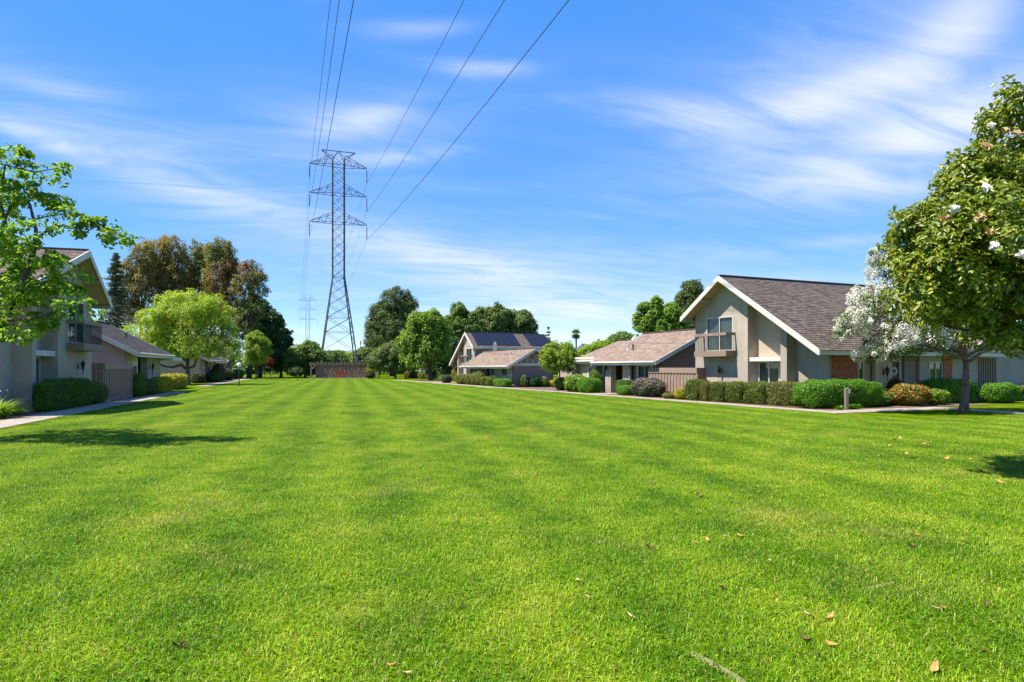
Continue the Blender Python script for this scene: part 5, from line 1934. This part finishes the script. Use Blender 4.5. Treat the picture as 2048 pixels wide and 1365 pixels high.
bgtree('broad_tree', 'bright fresh green tree standing beside the solar house', 92, 862, [(850, 660, 30, 30), (835, 645, 18, 18), (868, 645, 16, 18), (822, 690, 22, 24), (862, 700, 30, 34), (840, 720, 30, 26), (880, 690, 18, 30), (878, 660, 14, 20)], LEAF_BRIGHT, 680, 28, .7, .28, .28, limbs=7)
bgtree('dark_tree', 'dark tree behind the bright green tree, touching the solar house', 100, 895, [(890, 720, 24, 26), (905, 700, 16, 20), (880, 735, 24, 16)], LEAF_DARK, 360, 26, .7, .3, .25, limbs=4)
bgtree('broad_tree', 'pointed mid-green tree behind the solar house ridge', 118, 915, [(917, 625, 12, 18), (908, 660, 24, 28), (932, 665, 24, 24), (940, 640, 10, 12), (895, 680, 20, 24), (925, 700, 34, 26)], LEAF_MID, 560, 26, .75, .32, .3, limbs=6)
bgtree('broad_tree', 'olive-green tree above the solar panels', 130, 985, [(985, 650, 26, 28), (962, 640, 14, 18), (1005, 640, 16, 20), (970, 670, 26, 20), (995, 625, 8, 12)], LEAF_OLIVEG, 480, 26, .8, .34, .35, limbs=6)
bgtree('broad_tree', 'ragged olive-green tree behind the far end of the solar roof', 132, 1045, [(1040, 655, 26, 26), (1060, 665, 14, 18), (1022, 645, 16, 18), (1048, 635, 9, 12), (1045, 690, 26, 22)], LEAF_OLIVEG, 460, 26, .8, .34, .35, limbs=6)
bgtree('broad_tree', 'olive bush-like tree between the solar house and the round tree', 122, 1088, [(1088, 700, 16, 18), (1075, 712, 14, 14)], LEAF_OLIVEG, 220, 24, .7, .32, .25, limbs=3)
bgtree('broad_tree', 'golden-green rounded tree behind the low wing roof', 84, 1195, [(1205, 702, 22, 14), (1185, 708, 18, 14), (1170, 722, 14, 16), (1228, 700, 14, 9)], LEAF_LIME2, 330, 26, .5, .24, .2, limbs=5)
bgtree('dark_tree', 'small dark tree above the porch house ridge', 125, 1240, [(1232, 684, 14, 9), (1258, 682, 20, 9), (1245, 676, 12, 6)], LEAF_MID, 200, 24, .7, .32, .25, limbs=3)
bgtree('columnar_tree', 'upright bright green tree with leaning plumes above the porch roof', 78, 1305, [(1312, 612, 11, 14), (1290, 618, 13, 9), (1305, 640, 18, 22), (1285, 655, 14, 16), (1315, 665, 24, 24), (1275, 640, 8, 10)], LEAF_BRIGHT, 520, 17, .36, .25, .22, limbs=6, inner=.2)
bgtree('columnar_tree', 'second upright bright green tree, between the leaning plumes and feathery pine', 80, 1345, [(1342, 632, 15, 22), (1355, 655, 16, 22), (1335, 665, 18, 20)], LEAF_BRIGHT, 400, 17, .36, .25, .22, limbs=4, inner=.2)
bgtree('pine_tree', 'dark feathery pine rising beside the balcony house gable', 98, 1382, [(1385, 580, 15, 14), (1372, 605, 16, 18), (1395, 610, 18, 24), (1365, 635, 14, 20), (1390, 650, 24, 24)], LEAF_PINE, 380, 26, .7, .42, .3, aspect=.16, limbs=6, inner=.2)


# layered conifers
def conifer(name, label, px, D, top_py, half_px, mat, levels=16, droop=.08, base_py=736, ls=.3, dens=1.0, up=0.0, full=.35):
    b = Vector((pix(px, 736, D)[0], D, 0))
    r = thing(name, label, 'tree', b)
    h = pix(px, top_py, D)[2]
    R = half_px * D / FPX
    mb = MB()
    mb.tube([(b.x, b.y, -.05), (b.x, b.y, h * .5), (b.x, b.y, h * .98)], [.02 * h, .013 * h, .02], 8)
    P, Nn = [], []
    for i in range(levels):
        t = i / (levels - 1)
        z = h * (.18 + .80 * t)
        z0_ = z
        rl = R * (1 - t) ** .8 * rng.uniform(.75, 1.1) + .02 * h
        for k in range(6):
            az = rng.uniform(0, 2 * math.pi)
            z = z0_ + rng.normal(0, .012 * h)
            rl = (R * (1 - t) ** .8 + .02 * h) * rng.uniform(.5, 1.12)
            q = np.array([b.x + math.cos(az) * rl, b.y + math.sin(az) * rl, z - droop * rl + up * rl])
            p0 = np.array([b.x, b.y, z])
            mb.tube([p0, (p0 + q) / 2 + np.array([0, 0, .04 * rl]), q], [.006 * h, .004 * h, .01], 5)
            n = int(34 * dens)
            tt = rng.uniform(full, 1.0, n)[:, None]
            pts = p0 + (q - p0) * tt + rng.normal(0, 1, (n, 3)) * np.array([.10 * rl + .08, .10 * rl + .08, .03 * rl + .05])
            P.append(pts)
            Nn.append(np.tile([0, 0, 1.0], (n, 1)))
    mb.build('trunk', BARK, r, smooth=True, fix=False)
    link('crown', leaf_mesh('crown', np.concatenate(P), np.concatenate(Nn), ls, mat, .3, off=tuple(b), jitter=.5), r)
    return r


conifer('cedar_tree', 'grey-green cedar with layered branches behind the shaded balcony house', 232, 95, 505, 46, LEAF_CEDAR, 40, .12, ls=.40, dens=1.2, full=.2)
conifer('spire_conifer', 'small far spire-shaped conifer above the round tree', 1097, 190, 655, 14, LEAF_CEDAR, 11, -.05, ls=.5, dens=.7, up=.15)
conifer('spire_conifer', 'tiny dark conifer tip behind the golden-green tree top', 1197, 170, 679, 6, LEAF_DARK, 7, .1, ls=.5, dens=.6)

# fan palm
b = Vector((pix(1152, 736, 165)[0], 165, 0))
pt = thing('palm_tree', 'lone fan palm on thin trunk above the rooftops', 'tree', b)
ph = pix(1152, 668, 165)[2]
mb = MB()
mb.tube([(b.x, b.y, -.05), (b.x + .1, b.y, ph * .5), (b.x, b.y, ph)], [.30, .22, .2], 9)
mb.build('trunk', BARK, pt, smooth=True, fix=False)
V, F = [], []
for i in range(70):
    az = rng.uniform(0, 2 * math.pi)
    el = rng.uniform(-1.2, 1.35)
    d = np.array([math.cos(az) * math.cos(el), math.sin(az) * math.cos(el), math.sin(el)])
    sd = unit(np.cross(d, [0, 0, 1.0]))
    c0 = np.array([0, 0, ph]) + d * .45
    upv = np.cross(sd, d)
    for k in range(7):
        a = (k - 3) * .26
        dir_ = d * math.cos(a) + sd * math.sin(a) - np.array([0, 0, .12])
        w = np.cross(upv, dir_) * .11
        k0 = len(V)
        V += [c0 - w, c0 + w, c0 + dir_ * 1.15]
        F.append((k0, k0 + 1, k0 + 2))
link('crown', np_mesh('crown', np.array(V), np.array(F), LEAF_OLIVEG), pt)

# far wood closing the horizon between the houses
P, Nn, _ = clump_points([(x, 330 + rng.uniform(-60, 60), rng.uniform(1, 5), rng.uniform(9, 16), 8, rng.uniform(4, 9)) for x in np.arange(-330, 300, 13)], 1800, 34, 2.0)
P2_, N2_, _ = clump_points([(x, 172 + rng.uniform(-10, 14), rng.uniform(.5, 2), rng.uniform(5, 9), 4, rng.uniform(2, 4.2)) for x in np.arange(-140, 90, 6)], 1400, 30, 1.0)
P, Nn = np.concatenate([P, P2_]), np.concatenate([Nn, N2_])
fw_ = link('far_woods', leaf_mesh('far_woods', P, Nn, .95, LEAF_OLIVEG, .6))
fw_['kind'] = 'stuff'
fw_['label'] = 'far belt of trees closing the horizon behind the houses'
fw_['category'] = 'trees'

# ------------------------------------------------------------------ fallen leaves
def dry_leaf_mesh(mat, ln, curl):
    mb = MB()
    nx = 5
    rows = []
    for i in range(nx + 1):
        t = i / nx
        w = .42 * math.sin(math.pi * min(1, t * .92 + .06)) ** .8
        z = curl * (2 * t - 1) ** 2 * .35 + .012
        rows.append([((t - .5) * ln, -w * ln * .5, z * ln + curl * .18 * ln), ((t - .5) * ln, 0, z * ln), ((t - .5) * ln, w * ln * .5, z * ln + curl * .22 * ln)])
    for i in range(nx):
        for j in range(2):
            mb.poly([rows[i][j], rows[i + 1][j], rows[i + 1][j + 1], rows[i][j + 1]])
    mb.tube([(-.5 * ln, 0, .02 * ln), (-.72 * ln, .03 * ln, .05 * ln)], .012 * ln, 4)
    return mb.mesh('fallen_leaf', mat, fix=False)


LM = {'o': (dry_leaf_mesh(DRY_ORANGE, .115, .5), 'orange-brown dry leaf lying on the lawn'), 'd': (dry_leaf_mesh(DRY_BROWN, .095, .9), 'dark brown curled dry leaf lying on the lawn'),
      'p': (dry_leaf_mesh(DRY_PALE, .11, .35), 'straw-coloured dry leaf lying on the lawn')}
leaf_px = [(785, 1338, 'o'), (812, 1355, 'p'), (1158, 1167, 'p'), (1175, 1199, 'p'), (1263, 1240, 'p'), (1617, 1236, 'p'), (1662, 1242, 'o'), (1872, 1222, 'p'), (1970, 1215, 'd'), (1966, 1310, 'd'), (1870, 1348, 'o'),
           (1300, 1101, 'd'), (1540, 1127, 'p'), (1444, 1181, 'o'), (1415, 1085, 'o'), (1480, 1076, 'o'), (1636, 1076, 'o'), (1672, 1066, 'p'), (1832, 1074, 'o'), (1822, 1097, 'd'), (1881, 1040, 'd'), (1399, 998, 'd'),
           (1760, 914, 'o'), (1720, 901, 'o'), (1742, 900, 'p'), (1790, 882, 'd'), (1812, 911, 'o'), (1824, 920, 'd'), (1854, 913, 'o'), (1893, 921, 'o'), (1940, 922, 'o'), (1910, 904, 'o'), (2015, 938, 'p'),
           (1962, 945, 'o'), (2000, 968, 'o'), (1780, 895, 'o'), (1800, 878, 'p'), (1895, 880, 'o'), (1970, 925, 'o'), (2040, 950, 'o'), (1885, 1222, 'o'), (240, 1132, 'o'), (80, 1001, 'o'), (855, 965, 'd'),
           (1452, 1077, 'p'), (1383, 1090, 'o'), (1845, 1020, 'p'), (1990, 905, 'o'), (1930, 893, 'p'), (1850, 890, 'o'), (355, 1300, 'd'), (1613, 1289, 'd'), (1660, 1295, 'o')]
for (px, py, k) in leaf_px:
    me, lb = LM[k]
    o = link('fallen_leaf', me)
    g = gnd(px, py)
    o.location = (g.x, g.y, .020)
    o.rotation_euler = (random.uniform(-.35, .35), random.uniform(-.35, .35), random.uniform(0, 6.28))
    s = random.uniform(.5, .95) * (1.0 if py > 1000 else 1.5)
    o.scale = (s, s, s)
    tag(o, lb, 'leaf', {'o': 'orange fallen leaves', 'd': 'dark fallen leaves', 'p': 'straw fallen leaves'}[k])

# ------------------------------------------------------------------ turf: one patch of mown blades repeated over the lawn
nb_ = 5000
V = np.zeros((nb_, 6, 3))
base = np.stack([rng.uniform(-.5, .5, nb_), rng.uniform(-.5, .5, nb_), np.zeros(nb_)], 1)
az = rng.uniform(0, 2 * math.pi, nb_)
out = np.stack([np.cos(az), np.sin(az), 0 * az], 1)
sd = np.stack([-np.sin(az), np.cos(az), 0 * az], 1)
hgt = (rng.uniform(.016, .046, nb_) + .024 * (rng.random(nb_) < .07))[:, None]
leanv = rng.uniform(.2, 1.6, nb_)[:, None]
wd = rng.uniform(.0032, .0072, nb_)[:, None]
up = np.array([0, 0, 1.0])
mid = base + up * hgt * .62 + out * hgt * leanv * .35
tip = base + up * hgt * (1.05 - .35 * leanv) + out * hgt * leanv * 1.05
V = np.stack([base - sd * wd * .5, base + sd * wd * .5, mid - sd * wd * .45, mid + sd * wd * .45, tip], 1).reshape(-1, 3)
k = np.arange(nb_)[:, None] * 5
tris = np.concatenate([k + np.array([[0, 1, 3]]), k + np.array([[0, 3, 2]]), k + np.array([[2, 3, 4]])])
# clover and weeds among the blades: little flat leaves in patches
nc = 420
cc = rng.uniform(-.46, .46, (14, 2))[rng.integers(0, 14, nc)] + rng.normal(0, .045, (nc, 2))
cc = np.clip(cc, -.5, .5)
ca_ = rng.uniform(0, 2 * math.pi, nc)
cr_ = rng.uniform(.005, .010, nc)
cz = rng.uniform(.018, .036, nc)
CV = np.stack([np.stack([cc[:, 0] + cr_ * np.cos(ca_ + q), cc[:, 1] + cr_ * np.sin(ca_ + q), cz + rng.uniform(-.003, .003, nc)], 1) for q in (0, 2.1, 4.2)], 1).reshape(-1, 3)
CT = np.arange(nc * 3).reshape(-1, 3) + len(V)
V = np.concatenate([V, CV])
tris = np.concatenate([tris, CT])
turf = link('lawn_grass', np_mesh('lawn_grass', V, tris, BLADE))
turf['kind'] = 'stuff'
turf['label'] = 'short mown green grass covering the whole lawn'
turf['category'] = 'grass'
ng = bpy.data.node_groups.new('turf_spread', 'GeometryNodeTree')
ng.interface.new_socket('Geometry', in_out='INPUT', socket_type='NodeSocketGeometry')
ng.interface.new_socket('Geometry', in_out='OUTPUT', socket_type='NodeSocketGeometry')
GN, GL = ng.nodes, ng.links
gi, go = GN.new('NodeGroupInput'), GN.new('NodeGroupOutput')
grid = GN.new('GeometryNodeMeshGrid')
grid.inputs['Size X'].default_value = 90
grid.inputs['Size Y'].default_value = 110
grid.inputs['Vertices X'].default_value = 91
grid.inputs['Vertices Y'].default_value = 111
tr_ = GN.new('GeometryNodeTransform')
tr_.inputs['Translation'].default_value = (-15, 54, 0)
GL.new(grid.outputs['Mesh'], tr_.inputs['Geometry'])
pos = GN.new('GeometryNodeInputPosition')
sx_ = GN.new('ShaderNodeSeparateXYZ')
GL.new(pos.outputs[0], sx_.inputs[0])


def gm(op, a, b):
    n = GN.new('ShaderNodeMath')
    n.operation = op
    for i, x in enumerate((a, b)):
        if isinstance(x, (int, float)):
            n.inputs[i].default_value = x
        else:
            GL.new(x, n.inputs[i])
    return n.outputs[0]


X, Y = sx_.outputs[0], sx_.outputs[1]
right = gm('LESS_THAN', gm('ADD', X, gm('MULTIPLY', Y, .43)), 23.6 - .38)
near_r = gm('MULTIPLY', gm('LESS_THAN', gm('ADD', X, gm('MULTIPLY', Y, .43)), 23.6 + 6.5), gm('LESS_THAN', gm('SUBTRACT', Y, gm('MULTIPLY', X, .43)), 16.0))
left = gm('GREATER_THAN', gm('ADD', X, gm('MULTIPLY', Y, .305)), -9.25 + .36)
wedge = gm('LESS_THAN', gm('ABSOLUTE', X, 0.0), gm('ADD', gm('MULTIPLY', Y, .95), 4.0))
notbeh = gm('GREATER_THAN', Y, .5)
keep = gm('MULTIPLY', gm('MULTIPLY', gm('MAXIMUM', right, near_r), left), gm('MULTIPLY', wedge, notbeh))
dele = GN.new('GeometryNodeDeleteGeometry')
dele.domain = 'POINT'
GL.new(tr_.outputs[0], dele.inputs['Geometry'])
GL.new(gm('SUBTRACT', 1.0, keep), dele.inputs['Selection'])
iop = GN.new('GeometryNodeInstanceOnPoints')
GL.new(dele.outputs[0], iop.inputs['Points'])
GL.new(gi.outputs[0], iop.inputs['Instance'])
ri = GN.new('FunctionNodeRandomValue')
ri.data_type = 'INT'
ri.inputs[4].default_value = 0
ri.inputs[5].default_value = 3
rot = GN.new('ShaderNodeCombineXYZ')
GL.new(gm('MULTIPLY', ri.outputs[2], math.pi / 2), rot.inputs[2])
GL.new(rot.outputs[0], iop.inputs['Rotation'])
GL.new(iop.outputs[0], go.inputs[0])
md = turf.modifiers.new('spread', 'NODES')
md.node_group = ng
